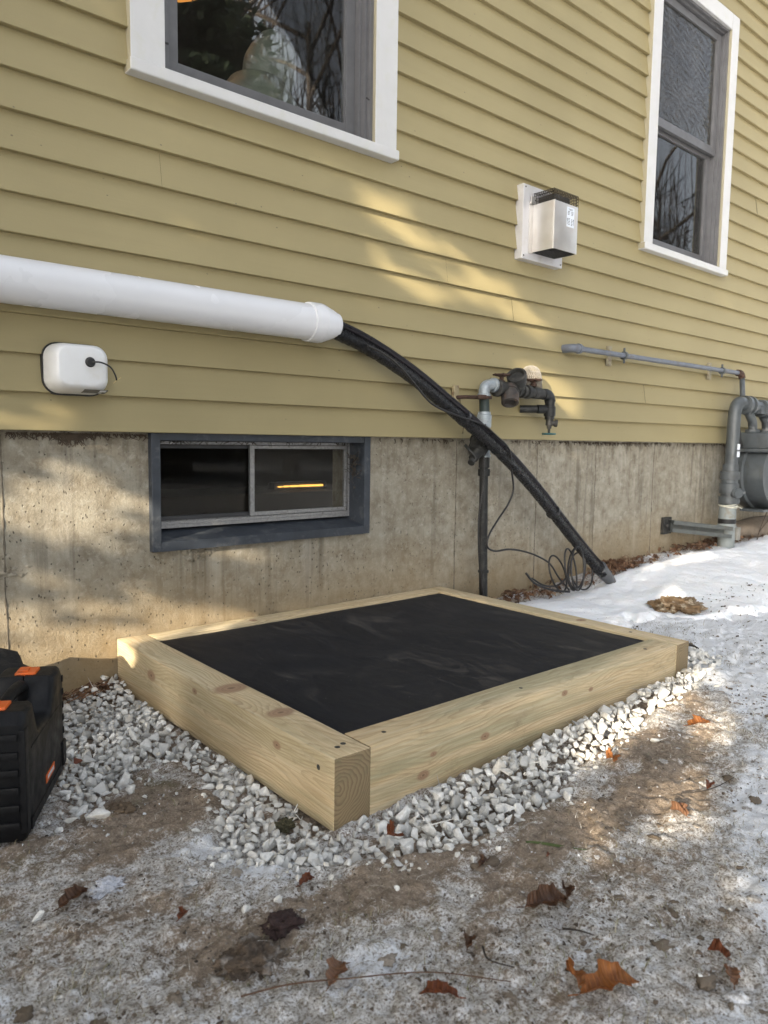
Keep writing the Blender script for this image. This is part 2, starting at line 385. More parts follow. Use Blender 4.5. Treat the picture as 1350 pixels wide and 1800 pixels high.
# ------------------------------------------------------------------ ground
def heightfield(bm, xs, ys, f, at=None, keep=None):
    g = [[bm.verts.new((x, y, f(x, y))) for x in xs] for y in ys]
    for j in range(len(ys)-1):
        for i in range(len(xs)-1):
            if keep and not keep(xs[i], ys[j]): continue
            bm.faces.new((g[j][i], g[j][i+1], g[j+1][i+1], g[j+1][i]))
    return g
def lin(a, b, n): return [a+(b-a)*i/n for i in range(n+1)]
POLY = [(.86, 2.25), (.66, 2.25), (.57, 2.12), (.50, 1.85), (.46, 1.62), (.455, 1.50), (.50, 1.475), (.56, 1.54), (.63, 1.56), (.69, 1.66), (.745, 1.60), (.725, 1.45), (.69, 1.33), (.615, 1.22), (.63, 1.13),
        (.69, 1.055), (.76, 1.01), (.86, .94), (.98, .905), (1.13, .885), (1.30, .905), (1.45, .965), (1.70, .985), (1.95, 1.02), (2.25, 1.05), (2.50, 1.12), (2.46, 1.22), (2.27, 1.25), (2.25, 1.13), (.86, 1.13)]
def inpoly(x, y, P):
    c = False; j = len(P)-1
    for i in range(len(P)):
        if (P[i][1] > y) != (P[j][1] > y) and x < (P[j][0]-P[i][0])*(y-P[i][1])/(P[j][1]-P[i][1])+P[i][0]: c = not c
        j = i
    return c
def edist(x, y, P):
    d = 9
    for i in range(len(P)):
        a_ = Vector(P[i]); b_ = Vector(P[(i+1) % len(P)]); 
        if max(a_.x, b_.x) > .855 and min(a_.y, b_.y) > 1.11 and max(a_.x, b_.x) < 2.2: continue
        ab = b_-a_; t = max(0, min(1, (Vector((x, y))-a_).dot(ab)/max(ab.length_squared, 1e-9))); d = min(d, (Vector((x, y))-a_-ab*t).length)
    return d
def gdet(x, y):
    V = Vector((x, y, 0))
    n1 = noise.fractal(V*5, 1, 2, 3); n2 = noise.fractal(V*22+Vector((3, 1, 0)), .9, 2, 4)
    ridg = abs(noise.noise(Vector((x*9+y*5, y*26-x*9, 2))))
    n3 = noise.fractal(V*75, .8, 2, 2)
    tr = 0
    if .44 < x < 2.52 and .87 < y and inpoly(x, y, POLY): tr = -.020*ss(0, .05, edist(x, y, POLY))
    return gz(x, y) + .010*n1 + .009*n2 + .0022*n3 + .008*(.3-ridg)*ss(1.9, .8, y) + tr
bm = NB()
xs = [-40, -20, -8, -3] + lin(-.6, .2, 14) + lin(.2, 3.0, 500)[1:] + lin(3.0, 6.2, 110)[1:] + [8, 12, 20, 40]
ys = [-40, -20, -8, -3, -1] + lin(-.2, .25, 12) + lin(.25, 2.24, 370)[1:] + [2.262]
heightfield(bm, xs, ys, lambda x, y: gdet(x, y) if -.7 < x < 7 and y > -.3 else gz(min(max(x, -6), 9), y))
a = M('mud_and_dirty_ice'); at = a.n('ShaderNodeAttribute'); at.attribute_name = 'ice'
nA = a.noise(2.6, 6, .6); nB = a.noise(11, 8, .7, a.co((1, 1.6, 1)), .5); nC = a.noise(60, 6, .75); nD = a.noise(240, 3, .7)
mud = a.ramp(nC, [(.3, (.12, .09, .064)), (.52, (.28, .22, .165)), (.72, (.48, .40, .32))])
mud = a.mix(a.ramp(nB, [(.5, 0), (.68, .7)]), mud, (.26, .21, .155))
mud = a.mix(a.ramp(a.noise(5, 5, .65, a.co(loc=(7, 2, 0))), [(.60, 0), (.72, .65)]), mud, (.12, .115, .05))
mud = a.mix(a.ramp(nD, [(.56, 0), (.72, .55)]), mud, (.50, .46, .41))
ice = a.ramp(nC, [(.30, (.24, .21, .175)), (.46, (.47, .445, .41)), (.62, (.76, .75, .75))])
ice = a.mix(a.ramp(nD, [(.36, .95), (.50, 0)]), ice, (.15, .125, .10))
s = a.math('ADD', a.math('MULTIPLY', nB, .9), a.math('MULTIPLY', nC, .75)); s = a.math('ADD', s, a.math('MULTIPLY', nD, .35))
s = a.math('ADD', s, a.math('MULTIPLY', nA, .7)); s = a.math('ADD', s, at.outputs['Fac'])
fac = a.ramp(a.math('MULTIPLY', s, .5), [(.58, 0), (.68, 1)])
cc = a.mix(fac, mud, ice)
cc = a.mix(a.ramp(a.math('MULTIPLY', s, .5), [(.76, 0), (.86, .92)]), cc, (.80, .83, .88))
a.col(cc); a.rough(a.ramp(fac, [(0, .9), (1, .55)]))
h = a.math('ADD', nC, a.math('MULTIPLY', nD, .5)); b1 = a.bump(h, .0045, 1); a.bump(nD, .0010, .9, b1)
g = struct('ground', bm, a.m, smooth=True)
att = g.data.attributes.new('ice', 'FLOAT', 'POINT')
def icef(x, y):
    v = -.03 + .34*noise.fractal(Vector((x*4.5+y*2, y*8-x*2, 1.5)), .9, 2, 5)
    v += .22*ss(1.35, .9, y)*ss(1.15, .75, x)                 # grey ice in front left
    v += .50*ss(1.55, 2.15, x)*ss(1.25, .6, y)                # whiter to the right
    v += .75*ss(1.9, 2.6, x) + .55*ss(2.0, 2.5, x)*ss(.7, 1.05, y) + .25*ss(1.2, 1.8, x)*ss(.75, .55, y)
    v += .28*ss(.62, .35, y)
    v -= .55*math.exp(-(((x-1.40)/.32)**2+((y-.82)/.09)**2))  # bare soil beside the gravel
    v -= .45*math.exp(-(((x-1.95)/.3)**2+((y-.98)/.10)**2))
    v -= .55*math.exp(-(((x-.80)/.30)**2+((y-.93)/.07)**2))
    v -= .60*math.exp(-(((x-.60)/.12)**2+((y-1.45)/.16)**2))
    v -= .5*math.exp(-(((x-.50)/.10)**2+((y-.93)/.10)**2))
    v += .3*math.exp(-(((x-.60)/.08)**2+((y-1.22)/.10)**2))
    v -= .35*math.exp(-(((x-.72)/.25)**2+((y-.66)/.09)**2))
    v += .35*math.exp(-(((x-1.05)/.10)**2+((y-.52)/.05)**2))
    v += .45*math.exp(-(((x-1.55)/.20)**2+((y-.60)/.07)**2))
    v -= 1.2*ss(2.06, 2.14, y)
    if .44 < x < 2.52 and .87 < y and inpoly(x, y, POLY): v -= .15*ss(0, .03, edist(x, y, POLY))
    return v
for i, vtx in enumerate(g.data.vertices): att.data[i].value = icef(vtx.co.x, vtx.co.y)

# clean snow bank on the right
bm = NB()
def snz(x, y):
    s_ = snow_amt(x, y); base = gz(x, y)
    th = .040*ss(-.02, .10, s_)*(.75+.5*noise.noise(Vector((x*4, y*4, 8)))) - .020*(s_ < -.02) - .012
    V = Vector((x, y, 5))
    return base + th + .010*noise.fractal(V*3.5, 1, 2, 3)*ss(0, .1, s_) + .006*noise.fractal(V*16, .8, 2, 4)
heightfield(bm, lin(2.3, 6.4, 330)+[8, 12, 20], lin(-.3, 2.15, 200), snz)
a = M('snow_white'); n = a.noise(40, 6, .65); n2 = a.noise(220, 3, .7); n3 = a.noise(7, 7, .7, None, .5)
cc = a.mix(a.ramp(n3, [(.3, 0), (.7, 1)]), (.80, .83, .87), (.90, .91, .93))
v = a.vor(34); cc = a.mix(a.math('MULTIPLY', a.ramp(v.outputs['Distance'], [(.06, 1), (.11, 0)]), a.ramp(a.noise(6, 3), [(.50, 0), (.60, .9)])), cc, (.12, .09, .06))
cc = a.mix(a.ramp(a.math('ADD', a.math('MULTIPLY', n3, .6), a.math('MULTIPLY', n2, .4)), [(.56, 0), (.66, .35)]), cc, (.50, .46, .42))
a.col(cc); a.rough(.75); a.set(**{'Subsurface_Weight': .25, 'Subsurface_Scale': .03}); a.p.inputs['Subsurface Radius'].default_value = (.6, .8, 1.0)
b1 = a.bump(n, .010, .8); a.bump(n2, .0016, .8, b1)
struct('snow', bm, a.m, smooth=True)

# ------------------------------------------------------------------ house
WX0, WX1, WTOP = -6.0, 9.0, 5.2
SB = 0.780; PITCH = 0.1053
OPEN = [(.93, 1.88, 1.835, 3.25), (3.70, 4.58, 1.83, 3.25)]   # holes behind the casings
house = thing('house', 'olive tan clapboard house wall above a stained concrete foundation', 'house', (1.5, 2.25, 0))
bm = NB(); rnd = random.Random(3)
fixed = {0: [2.329], 1: [4.18], 2: [3.786, 4.929], 3: [3.398], 5: [2.641], 6: [2.221], 7: [.993]}
k = 0
while SB+k*PITCH < WTOP:
    z0 = SB+k*PITCH; z1 = z0+PITCH
    js = fixed.get(k, [rnd.uniform(-1, 0), rnd.uniform(5.5, 7)] if k < 9 else [rnd.uniform(-2, 0), rnd.uniform(4.9, 7)])
    cuts = sorted([WX0, WX1]+js); off = 0
    for c0, c1 in zip(cuts, cuts[1:]):
        c0 += .0006; c1 -= .0006; off = rnd.uniform(-.0012, .0012)
        bands = sorted({z0, z1} | {zz for o in OPEN for zz in (o[2], o[3]) if z0 < zz < z1})
        for b0, b1_ in zip(bands, bands[1:]):
            zm = (b0+b1_)/2; iv = [(c0, c1)]
            for o in OPEN:
                if o[2] < zm < o[3]:
                    niv = []
                    for s0, s1 in iv:
                        if o[1] <= s0 or o[0] >= s1: niv.append((s0, s1)); continue
                        if o[0] > s0: niv.append((s0, o[0]))
                        if o[1] < s1: niv.append((o[1], s1))
                    iv = niv
            for s0, s1 in iv:
                n = max(1, int((s1-s0)/.25))
                def yy(z_, x_): return 2.2005 + .0185*(z_-z0)/PITCH + off + .0011*noise.noise(Vector((x_*1.7, k*3.1, 0)))
                def sag(x_): return .0010*noise.noise(Vector((x_*1.3, k*5.3, 7)))
                prev = None
                for i in range(n+1):
                    xx = s0+(s1-s0)*i/n
                    sz = sag(xx) if b0 == z0 else 0
                    q = [bm.verts.new((xx, yy(b0, xx), b0+sz)), bm.verts.new((xx, yy(b1_, xx), b1_+.004 if b1_ == z1 else b1_))]
                    if b0 == z0:
                        q += [bm.verts.new((xx, yy(b0, xx)+.0016, b0-.0016+sz)), bm.verts.new((xx, 2.234, b0-.0016+sz))]
                    if prev:
                        bm.faces.new((prev[0], q[0], q[1], prev[1]))
                        if b0 == z0:
                            bm.faces.new((prev[2], q[2], q[0], prev[0])); bm.faces.new((prev[3], q[3], q[2], prev[2]))
                    prev = q
    k += 1
obj('siding', bm, SIDING, house)
# sheathing behind the boards, with the openings cut
def wall_holes(bm, y, x0, x1, z0, z1, holes):
    xs_ = sorted({x0, x1} | {h[0] for h in holes} | {h[1] for h in holes}); zs_ = sorted({z0, z1} | {h[2] for h in holes} | {h[3] for h in holes})
    vt = {}
    def V(a_, b_):
        if (a_, b_) not in vt: vt[(a_, b_)] = bm.verts.new((a_, y, b_))
        return vt[(a_, b_)]
    for a0, a1 in zip(xs_, xs_[1:]):
        for b0, b1_ in zip(zs_, zs_[1:]):
            xm, zm = (a0+a1)/2, (b0+b1_)/2
            if any(h[0] < xm < h[1] and h[2] < zm < h[3] for h in holes): continue
            bm.faces.new((V(a0, b0), V(a1, b0), V(a1, b1_), V(a0, b1_)))
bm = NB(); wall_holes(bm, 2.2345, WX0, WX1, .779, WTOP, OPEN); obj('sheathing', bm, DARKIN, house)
bm = NB(); BW = (.975, 1.825, .43, .777)
wall_holes(bm, 2.25, WX0, WX1, -.4, .779, [BW]); wall_holes(bm, 2.45, WX0, WX1, -.4, .779, [BW])
for (x0, x1, z0, z1) in [BW]:
    for a_, b_ in (((x0, z0), (x1, z0)), ((x0, z1), (x0, z0)), ((x1, z0), (x1, z1)), ((x1, z1), (x0, z1))):
        bm.faces.new([bm.verts.new(p) for p in ((a_[0], 2.25, a_[1]), (b_[0], 2.25, b_[1]), (b_[0], 2.45, b_[1]), (a_[0], 2.45, a_[1]))])
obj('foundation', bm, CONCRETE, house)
# fins of concrete left where the form panels met
SEAMC = simple('seam_concrete', (.13, .112, .085), .95, 0, .45, 60, .001)
for sx in (.535, 2.347, 2.909, 3.403, 3.988, 4.608, 5.2, -.1):
    bm = NB(); pts = []; zz_ = -.05
    while zz_ < .775:
        pts.append((sx+.004*noise.noise(Vector((sx, zz_*6, 0))), 2.2515, zz_)); zz_ += .012
    tube(bm, pts, [.0024+.0036*abs(noise.noise(Vector((sx*7, i*.37, 1)))) for i in range(len(pts))], 6)
    obj('form_seam', bm, SEAMC, house, smooth=True)
# rough concrete lumps
rnd = random.Random(11)
for cx, cz, n, s in ((.54, .375, 30, .04), (1.12, .385, 60, .05)):
    bm = NB()
    for _ in range(n):
        t = bmesh.new(); bmesh.ops.create_icosphere(t, subdivisions=2, radius=rnd.uniform(.003, .009))
        sc = (rnd.uniform(.8, 2), .45, rnd.uniform(.6, 1.2)); px = cx+rnd.gauss(0, s*.6); pz = cz+rnd.gauss(0, s*.22)
        for vv in t.verts:
            vv.co += vv.co.normalized()*.003*noise.noise(vv.co*220+Vector((px*50, 0, 0)))
            vv.co = Vector((vv.co.x*sc[0]+px, vv.co.y*sc[1]+2.251, vv.co.z*sc[2]+pz))
        join(bm, t)
    obj('concrete_lump', bm, CONCRETE, house, smooth=True)
# room shells
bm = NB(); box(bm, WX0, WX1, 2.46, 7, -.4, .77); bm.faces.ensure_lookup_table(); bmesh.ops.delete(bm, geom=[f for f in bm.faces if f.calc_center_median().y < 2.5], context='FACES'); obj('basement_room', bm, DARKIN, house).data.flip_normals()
hb = [(WX0, 2.2345), (WX1, 2.2345), (WX1, 7.2), (WX0, 7.2)]
bm = NB()
for (x0, y0), (x1, y1) in zip(hb[1:], hb[2:]+hb[:1]):
    bm.faces.new([bm.verts.new(p) for p in ((x0, y0, -.4), (x1, y1, -.4), (x1, y1, WTOP), (x0, y0, WTOP))])
obj('end_wall', bm, SIDING, house)
bm = NB(); box(bm, WX0+.02, WX1-.02, 5.2, 5.25, .9, WTOP-.05); obj('room_wall', bm, DARKIN, house)
bm = NB(); box(bm, WX0+.02, WX1-.02, 2.25, 7.1, .84, .9); obj('room_floor', bm, DARKIN, house)
bm = NB()
for a_, b_ in (((WX0-.3, 1.85, WTOP+.02), (WX0-.3, 4.7, WTOP+2.0)), ((WX0-.3, 4.7, WTOP+2.0), (WX0-.3, 7.6, WTOP+.02))):
    lo = [Vector(a_), Vector((WX1+.3, a_[1], a_[2])), Vector((WX1+.3, b_[1], b_[2])), Vector(b_)]
    hi = [p+Vector((0, 0, .18)) for p in lo]; vs_ = [bm.verts.new(p) for p in lo+hi]
    for q in ((0, 3, 2, 1), (4, 5, 6, 7), (0, 1, 5, 4), (1, 2, 6, 5), (2, 3, 7, 6), (3, 0, 4, 7)): bm.faces.new([vs_[i] for i in q])
obj('roof', bm, simple('roof_shingles', (.06, .055, .05), .9, 0, .3, 20, .002), house)

def window(x0, x1, z0, z1, cw, split, gtop):
    """casing outer x0..x1, z0..z1"""
    bm = NB(); cb = .036; yf = 2.184; yb = 2.26
    box(bm, x0, x0+cw, yf, yb, z0+cb-.001, z1, .002); box(bm, x1-cw, x1, yf, yb, z0+cb-.001, z1, .002)
    box(bm, x0+cw+.0005, x1-cw-.0005, yf, yb, z1-cw, z1, .002)
    w_ = obj('window', bm, WHITE_TRIM, house)
    bm = NB(); box(bm, x0-.006, x1+.006, yf-.012, yb-.01, z0, z0+cb, .006, 3); obj('sill', bm, WHITE_TRIM, w_)
    ix0, ix1, iz0, iz1 = x0+cw, x1-cw, z0+cb, z1-cw
    # grey storm frame, stepped tracks
    bm = NB()
    for (ins, y0, y1, wd) in ((.0, 2.200, 2.232, .014), (.014, 2.216, 2.262, .012), (.026, 2.236, 2.285, .010)):
        box(bm, ix0+ins, ix0+ins+wd, y0, y1, iz0, iz1, .001); box(bm, ix1-ins-wd, ix1-ins, y0, y1, iz0, iz1, .001)
        box(bm, ix0+ins+wd, ix1-ins-wd, y0+.001, y1, iz0+ins*.5, iz0+ins*.5+wd, .001); box(bm, ix0+ins+wd, ix1-ins-wd, y0+.001, y1, iz1-ins-wd, iz1-ins, .001)
    obj('track', bm, SASHG, w_)
    a0, a1 = ix0+.036, ix1-.036
    parts = [(iz0+.02, split, 2.262, .052)] + ([(split-.02, iz1-.03, 2.232, .045)] if split < iz1 else [])
    for i, (b0, b1_, y0, rail) in enumerate(parts):
        bm = NB(); fw = .040
        box(bm, a0, a0+fw, y0, y0+.024, b0, b1_, .002); box(bm, a1-fw, a1, y0, y0+.024, b0, b1_, .002)
        box(bm, a0+fw, a1-fw, y0+.001, y0+.023, b0, b0+rail, .002); box(bm, a0+fw, a1-fw, y0+.001, y0+.023, b1_-.04, b1_, .002)
        box(bm, a0+fw, a0+fw+.004, y0+.006, y0+.02, b0+rail, b1_-.04); box(bm, a1-fw-.004, a1-fw, y0+.006, y0+.02, b0+rail, b1_-.04)
        obj('sash', bm, SASHG, w_)
        bm = NB(); box(bm, a0+fw-.003, a1-fw+.003, y0+.012, y0+.015, b0+rail-.003, b1_-.037); obj('pane', bm, gtop[i], w_)
    # inner jambs
    bm = NB()
    box(bm, ix0-.02, ix0, 2.262, 2.40, iz0, iz1); box(bm, ix1, ix1+.02, 2.262, 2.40, iz0, iz1); box(bm, ix0, ix1, 2.262, 2.42, iz0-.02, iz0)
    obj('jamb', bm, SASHD, w_)
    return w_
w1 = window(.896, 1.915, 1.812, 3.40, .105, 3.6, [GLASS]); w1['label'] = 'wide white cased window cut off by the top of the photo'
w2 = window(3.665, 4.612, 1.797, 3.285, .088, 2.505, [GLASS, GLASSW]); w2['label'] = 'narrow white cased double hung window on the right'
# thin latch pins on the storm frame
bm = NB(); tube(bm, [(1.001, 2.198, 1.93), (1.016, 2.192, 1.928)], .003, 8); obj('latch_pin', bm, BLACKP, w1); bm = NB(); tube(bm, [(1.79, 2.198, 2.0), (1.775, 2.193, 2.0)], .003, 8)
obj('latch_pin', bm, BLACKP, w1)

# basement window
bm = NB(); x0, x1, z0, z1 = .957, 1.842, .402, .7785; y0, y1 = 2.226, 2.36
box(bm, x0, x0+.030, y0, y1, z0, z1, .003); box(bm, x1-.030, x1, y0, y1, z0, z1, .003)
box(bm, x0+.0305, x1-.0305, y0+.004, y1, z1-.024, z1, .002)
t = bmesh.new()
vs_ = [t.verts.new(p) for p in ((x0+.0302, y0+.001, z0), (x0+.0302, y0+.001, z0+.030), (x0+.0302, y1, z0+.060), (x0+.0302, y1, z0), (x1-.0302, y0+.001, z0), (x1-.0302, y0+.001, z0+.030), (x1-.0302, y1, z0+.060), (x1-.0302, y1, z0))]
for q in ((0, 1, 2, 3), (7, 6, 5, 4), (0, 4, 5, 1), (1, 5, 6, 2), (2, 6, 7, 3), (3, 7, 4, 0)): t.faces.new([vs_[i] for i in q])
join(bm, t)
bw = obj('window', bm, BLUEGREY, house); bw['label'] = 'low basement slider window in blue grey painted frame'
bm = NB(); f0, f1, g0, g1 = x0+.031, x1-.031, z0+.062, z1-.026
box(bm, f0, f1, 2.318, 2.352, g0, g0+.012, .001); box(bm, f0, f1, 2.318, 2.322, g0+.0125, g0+.022); box(bm, f0, f1, 2.338, 2.343, g0+.0125, g0+.024)
box(bm, f0, f1, 2.318, 2.352, g1-.010, g1, .001); box(bm, f0, f0+.008, 2.319, 2.351, g0+.0125, g1-.0105); box(bm, f1-.008, f1, 2.319, 2.351, g0+.0125, g1-.0105)
obj('slider_frame', bm, ALU, bw)
mid = 1.368
for (a0, a1, yy0, fw, mt) in ((f0+.009, mid+.012, 2.336, .012, SASHD), (mid-.004, f1-.012, 2.322, .018, ALU)):
    bm = NB(); b0, b1_ = g0+.024, g1-.012
    box(bm, a0, a0+fw, yy0, yy0+.012, b0, b1_, .001); box(bm, a1-fw*.6, a1, yy0, yy0+.012, b0, b1_, .001)
    box(bm, a0+fw, a1-fw*.6, yy0+.0005, yy0+.0115, b0, b0+.014, .001); box(bm, a0+fw, a1-fw*.6, yy0+.0005, yy0+.0115, b1_-.012, b1_, .001)
    obj('sash', bm, mt, bw)
    bm = NB(); box(bm, a0+fw-.002, a1-fw*.6+.002, yy0+.005, yy0+.007, b0+.012, b1_-.01); obj('pane', bm, GLASSD if mt is SASHD else glass('dusty_pane', .040, 0, .9, .14), bw)
# cobwebs and trapped leaves in the corner of the frame
bm = NB(); rnd = random.Random(5)
for _ in range(70):
    p = Vector((1.795+rnd.gauss(0, .008), 2.27+rnd.gauss(0, .02), .70-abs(rnd.gauss(0, .045)))); q = p+Vector((rnd.gauss(0, .01), rnd.gauss(0, .01), rnd.gauss(0, .014)))
    tube(bm, [p, (p+q)/2+Vector((.003, 0, .002)), q], rnd.uniform(.0006, .0022), 5)
for _ in range(60):
    xx = rnd.uniform(1.0, 1.8); p = Vector((xx, 2.25+rnd.uniform(0, .05), .752)); tube(bm, [p, p+Vector((rnd.gauss(0, .012), rnd.gauss(0, .006), -rnd.uniform(.002, .012)))], rnd.uniform(.0006, .0018), 4)
tag(obj('cobweb_debris', bm, simple('debris', (.05, .04, .03), .95)), 'dark cobwebs and bits caught in the blue grey basement window frame', 'cobwebs', kind='stuff')
# growth hanging under the siding
bm = NB()
for _ in range(420):
    xx = rnd.choice([rnd.uniform(.55, .95), rnd.gauss(.72, .03), rnd.uniform(1.9, 5.2), rnd.gauss(3.5, .25)])
    l = rnd.uniform(.004, .022)*(1.8 if abs(xx-.72) < .03 else 1); p = Vector((xx, 2.247, .772))
    tube(bm, [p, p+Vector((rnd.gauss(0, .006), -.002, -l*.5)), p+Vector((rnd.gauss(0, .009), -.001, -l))], [.0022, .0016, .0007], 5)
tag(obj('root_growth', bm, simple('dry_growth', (.075, .055, .038), .95)), 'dry dark growth clinging to the concrete under the siding edge', 'growth', kind='stuff')

# indoor things behind the glass
bm = NB()
lathe(bm, (1.50, 2.50, 1.80), (0, 0, 1), [(0, .10), (.03, .145), (.10, .17), (.17, .16), (.22, .135), (.27, .10)], 28)
for vv in bm.verts: vv.co += Vector((1, .3, 0))*.01*noise.noise(vv.co*9)
fig = tag(obj('figurine', bm, STONEFIG, smooth=True), 'pale grey green figurine with a leaning head standing inside the wide window', 'figurine')
ORIG[fig.name] = Vector((0, 0, 0))
bm = NB(); t = bmesh.new(); bmesh.ops.create_uvsphere(t, u_segments=28, v_segments=18, radius=1)
for vv in t.verts:
    c = vv.co.copy(); vv.co = Vector((c.x*.105+.02*c.z, c.y*.085, c.z*.145)); vv.co += vv.co.normalized()*.008*noise.noise(vv.co*16); vv.co += Vector((1.56, 2.50, 2.13))
join(bm, t); obj('head', bm, STONEFIG, fig, smooth=True)
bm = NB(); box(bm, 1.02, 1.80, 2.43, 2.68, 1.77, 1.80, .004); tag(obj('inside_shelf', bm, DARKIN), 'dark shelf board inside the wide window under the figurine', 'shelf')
a = M('lamp_glass'); e = a.n('ShaderNodeEmission'); v = a.vor(14, None, 'DISTANCE_TO_EDGE')
e.inputs[1].default_value = .28; a.l(a.mix(a.ramp(v.outputs['Distance'], [(.03, 1), (.06, 0)]), (1.0, .40, .08), (.12, .04, .01)), e.inputs[0]); a.l(e.outputs[0], a.out.inputs[0])
bm = NB(); lathe(bm, (1.25, 2.75, 2.47), (0, 0, 1), [(0, .19), (.002, .2), (.06, .19), (.13, .14), (.17, .06), (.18, .03)], 28)
lt = tag(obj('hanging_lamp', bm, a.m, smooth=True), 'glowing orange leaded lamp shade hanging inside the wide window', 'lamp')
ORIG[lt.name] = Vector((0, 0, 0))
bm = NB(); tube(bm, [(1.25, 2.75, 2.64), (1.25, 2.75, 5.0)], .004, 8); obj('cord', bm, BLACKP, lt)
bm = NB(); box(bm, 2.08, 2.42, 3.30, 3.36, .50, .54, .004); sh = tag(obj('gleam_strip', bm, SASHD), 'dim yellow glowing strip added inside the basement as the gleam behind the right pane', 'light')  # added glow standing in for the yellow gleam in the pane, no lamp
ORIG[sh.name] = Vector((0, 0, 0))
bm = NB(); box(bm, 2.235, 2.385, 3.285, 3.299, .514, .524, .002); box(bm, 2.175, 2.225, 3.285, 3.299, .514, .523, .002); box(bm, 2.135, 2.165, 3.285, 3.299, .514, .522, .002); box(bm, 2.10, 2.125, 3.285, 3.299, .514, .520, .002); obj('tube', bm, emit('warm_gleam', (1.0, .50, .10), .6), sh)
bm = NB(); box(bm, 1.0, 3.2, 3.2, 3.7, -.4, .495, .004); tag(obj('workbench', bm, DARKIN), 'dark workbench inside the basement carrying the added glowing strip', 'workbench')

# ------------------------------------------------------------------ timber frame
fr_ = thing('timber_frame', 'new rectangular frame of pale pressure treated timbers against the foundation', 'frame', (1.55, 1.68, 0))
ox, oy = 1.55, 1.68
def beam(x0, x1, y0, y1, mat, label, axis):
    bm = NB(); t = bmesh.new(); bmesh.ops.create_cube(t, size=1)
    for v in t.verts: v.co = Vector((x0 if v.co.x < 0 else x1, y0 if v.co.y < 0 else y1, -.012 if v.co.z < 0 else BH))
    n = 40; ed = [e_ for e_ in t.edges if abs((e_.verts[0].co-e_.verts[1].co)[axis]) > .5]
    bmesh.ops.bevel(t, geom=t.edges[:], offset=.0028, segments=2, profile=.5, affect='EDGES')
    ax = (x0, x1) if axis == 0 else (y0, y1)
    for i in range(1, n):
        c = [0, 0, 0]; c[axis] = ax[0]+(ax[1]-ax[0])*i/n; nn = [0, 0, 0]; nn[axis] = 1
        bmesh.ops.bisect_plane(t, geom=t.verts[:]+t.edges[:]+t.faces[:], plane_co=c, plane_no=nn)
    for v in t.verts:
        q = v.co*Vector((2.2 if axis == 0 else 30, 2.2 if axis == 1 else 30, 30)); d = .0016*noise.noise(q)
        if v.co.z > .1: v.co.z += d
        else: v.co[1-axis] += d*.6
    join(bm, t); o_ = obj('timber', bm, mat, fr_, smooth=True, sharp=35); o_['label'] = label; return o_
left = beam(BX0, BX0+TW, BY0, BY1, timber_mat('timber_left', BX0-ox-.004+.01, .078, 0, [(1.99-oy, BX0-ox, .088, .020), (1.40-oy, BX0-ox+.055, .142, .020), (1.62-oy, BX0-ox+.05, .142, .026), (1.33-oy, BX0-ox, .10, .012), (1.72-oy, BX0-ox, .115, .010)], .45, 1), 'left timber with its sawn end grain facing forward', 1)
beam(BX0+TW+.0015, BX1-TW*.85-.0015, BY0+.002, BY0+TW, timber_mat('timber_front', BY0-oy+.03, -.05, 3.3, [(1.09-ox, BY0-oy, .035, .014), (1.12-ox, BY0-oy, .075, .008), (1.29-ox, BY0-oy, .072, .012), (1.60-ox, BY0-oy, .11, .010), (1.72-ox, BY0-oy, .095, .008)], .85, 0), 'front timber with greenish bands along its face', 0)
beam(BX1-TW*.85, BX1, BY0, BY1, timber_mat('timber_right', BX1-ox-.02, .06, 5.1, [(1.5-oy, BX1-ox-.04, .14, .012)], .5, 1), 'right timber', 1)
beam(BX0+TW+.0015, BX1-TW*.85-.0015, BY1-TW*.8, BY1-.003, timber_mat('timber_back', BY1-oy+.02, .02, 7.7, [(1.3-ox, BY1-oy-.05, .14, .010)], .35, 0), 'back timber against the foundation', 0)
for (sx, sy, sz, dr) in ((.905, 1.172, BH+.0004, (0, 0, 1)), (1.01, 1.165, BH+.0004, (0, 0, 1)), (.8446, 1.175, .105, (-1, 0, 0)), (2.06, 1.16, BH+.0004, (0, 0, 1)), (.885, 1.165, BH+.0004, (0, 0, 1)), (1.47, 1.165, BH+.0004, (0, 0, 1)), (2.21, 1.30, BH+.0004, (0, 0, 1))):
    bm = NB(); lathe(bm, Vector((sx, sy, sz))-Vector(dr)*.004, dr, [(0, .0062), (.0036, .0062), (.0044, .0040)], 12)
    obj('screw', bm, IRON, fr_, smooth=True, sharp=40)  # dark discs on the surface: shade of the screw holes put into the colour
# mat
bm = NB(); mx0, mx1, my0, my1 = BX0+TW+.003, BX1-TW*.85-.003, BY0+TW+.002, BY1-TW*.8-.003
def matz(x, y):
    e_ = min(x-mx0, mx1-x, y-my0, my1-y)
    return .1335 + .0022*noise.noise(Vector((x*3, y*3, 2))) - .003*ss(.02, 0, e_)
heightfield(bm, lin(mx0, mx1, 70), lin(my0, my1, 50), matz)
ex = bmesh.ops.extrude_face_region(bm, geom=bm.faces[:]); 
for v in ex['geom']:
    if isinstance(v, bmesh.types.BMVert): v.co.z -= .014
bmesh.ops.recalc_face_normals(bm, faces=bm.faces[:])
tag(obj('rubber_mat', bm, MAT_BLK, smooth=True, sharp=40), 'black dusty rubber mat filling the inside of the timber frame', 'mat')
bm = NB(); box(bm, mx0-.002, mx1+.002, my0-.001, my1+.002, -.01, .1175)
tag(obj('gravel_fill', bm, IRON), 'packed fill under the black mat inside the timber frame', 'fill', kind='stuff')

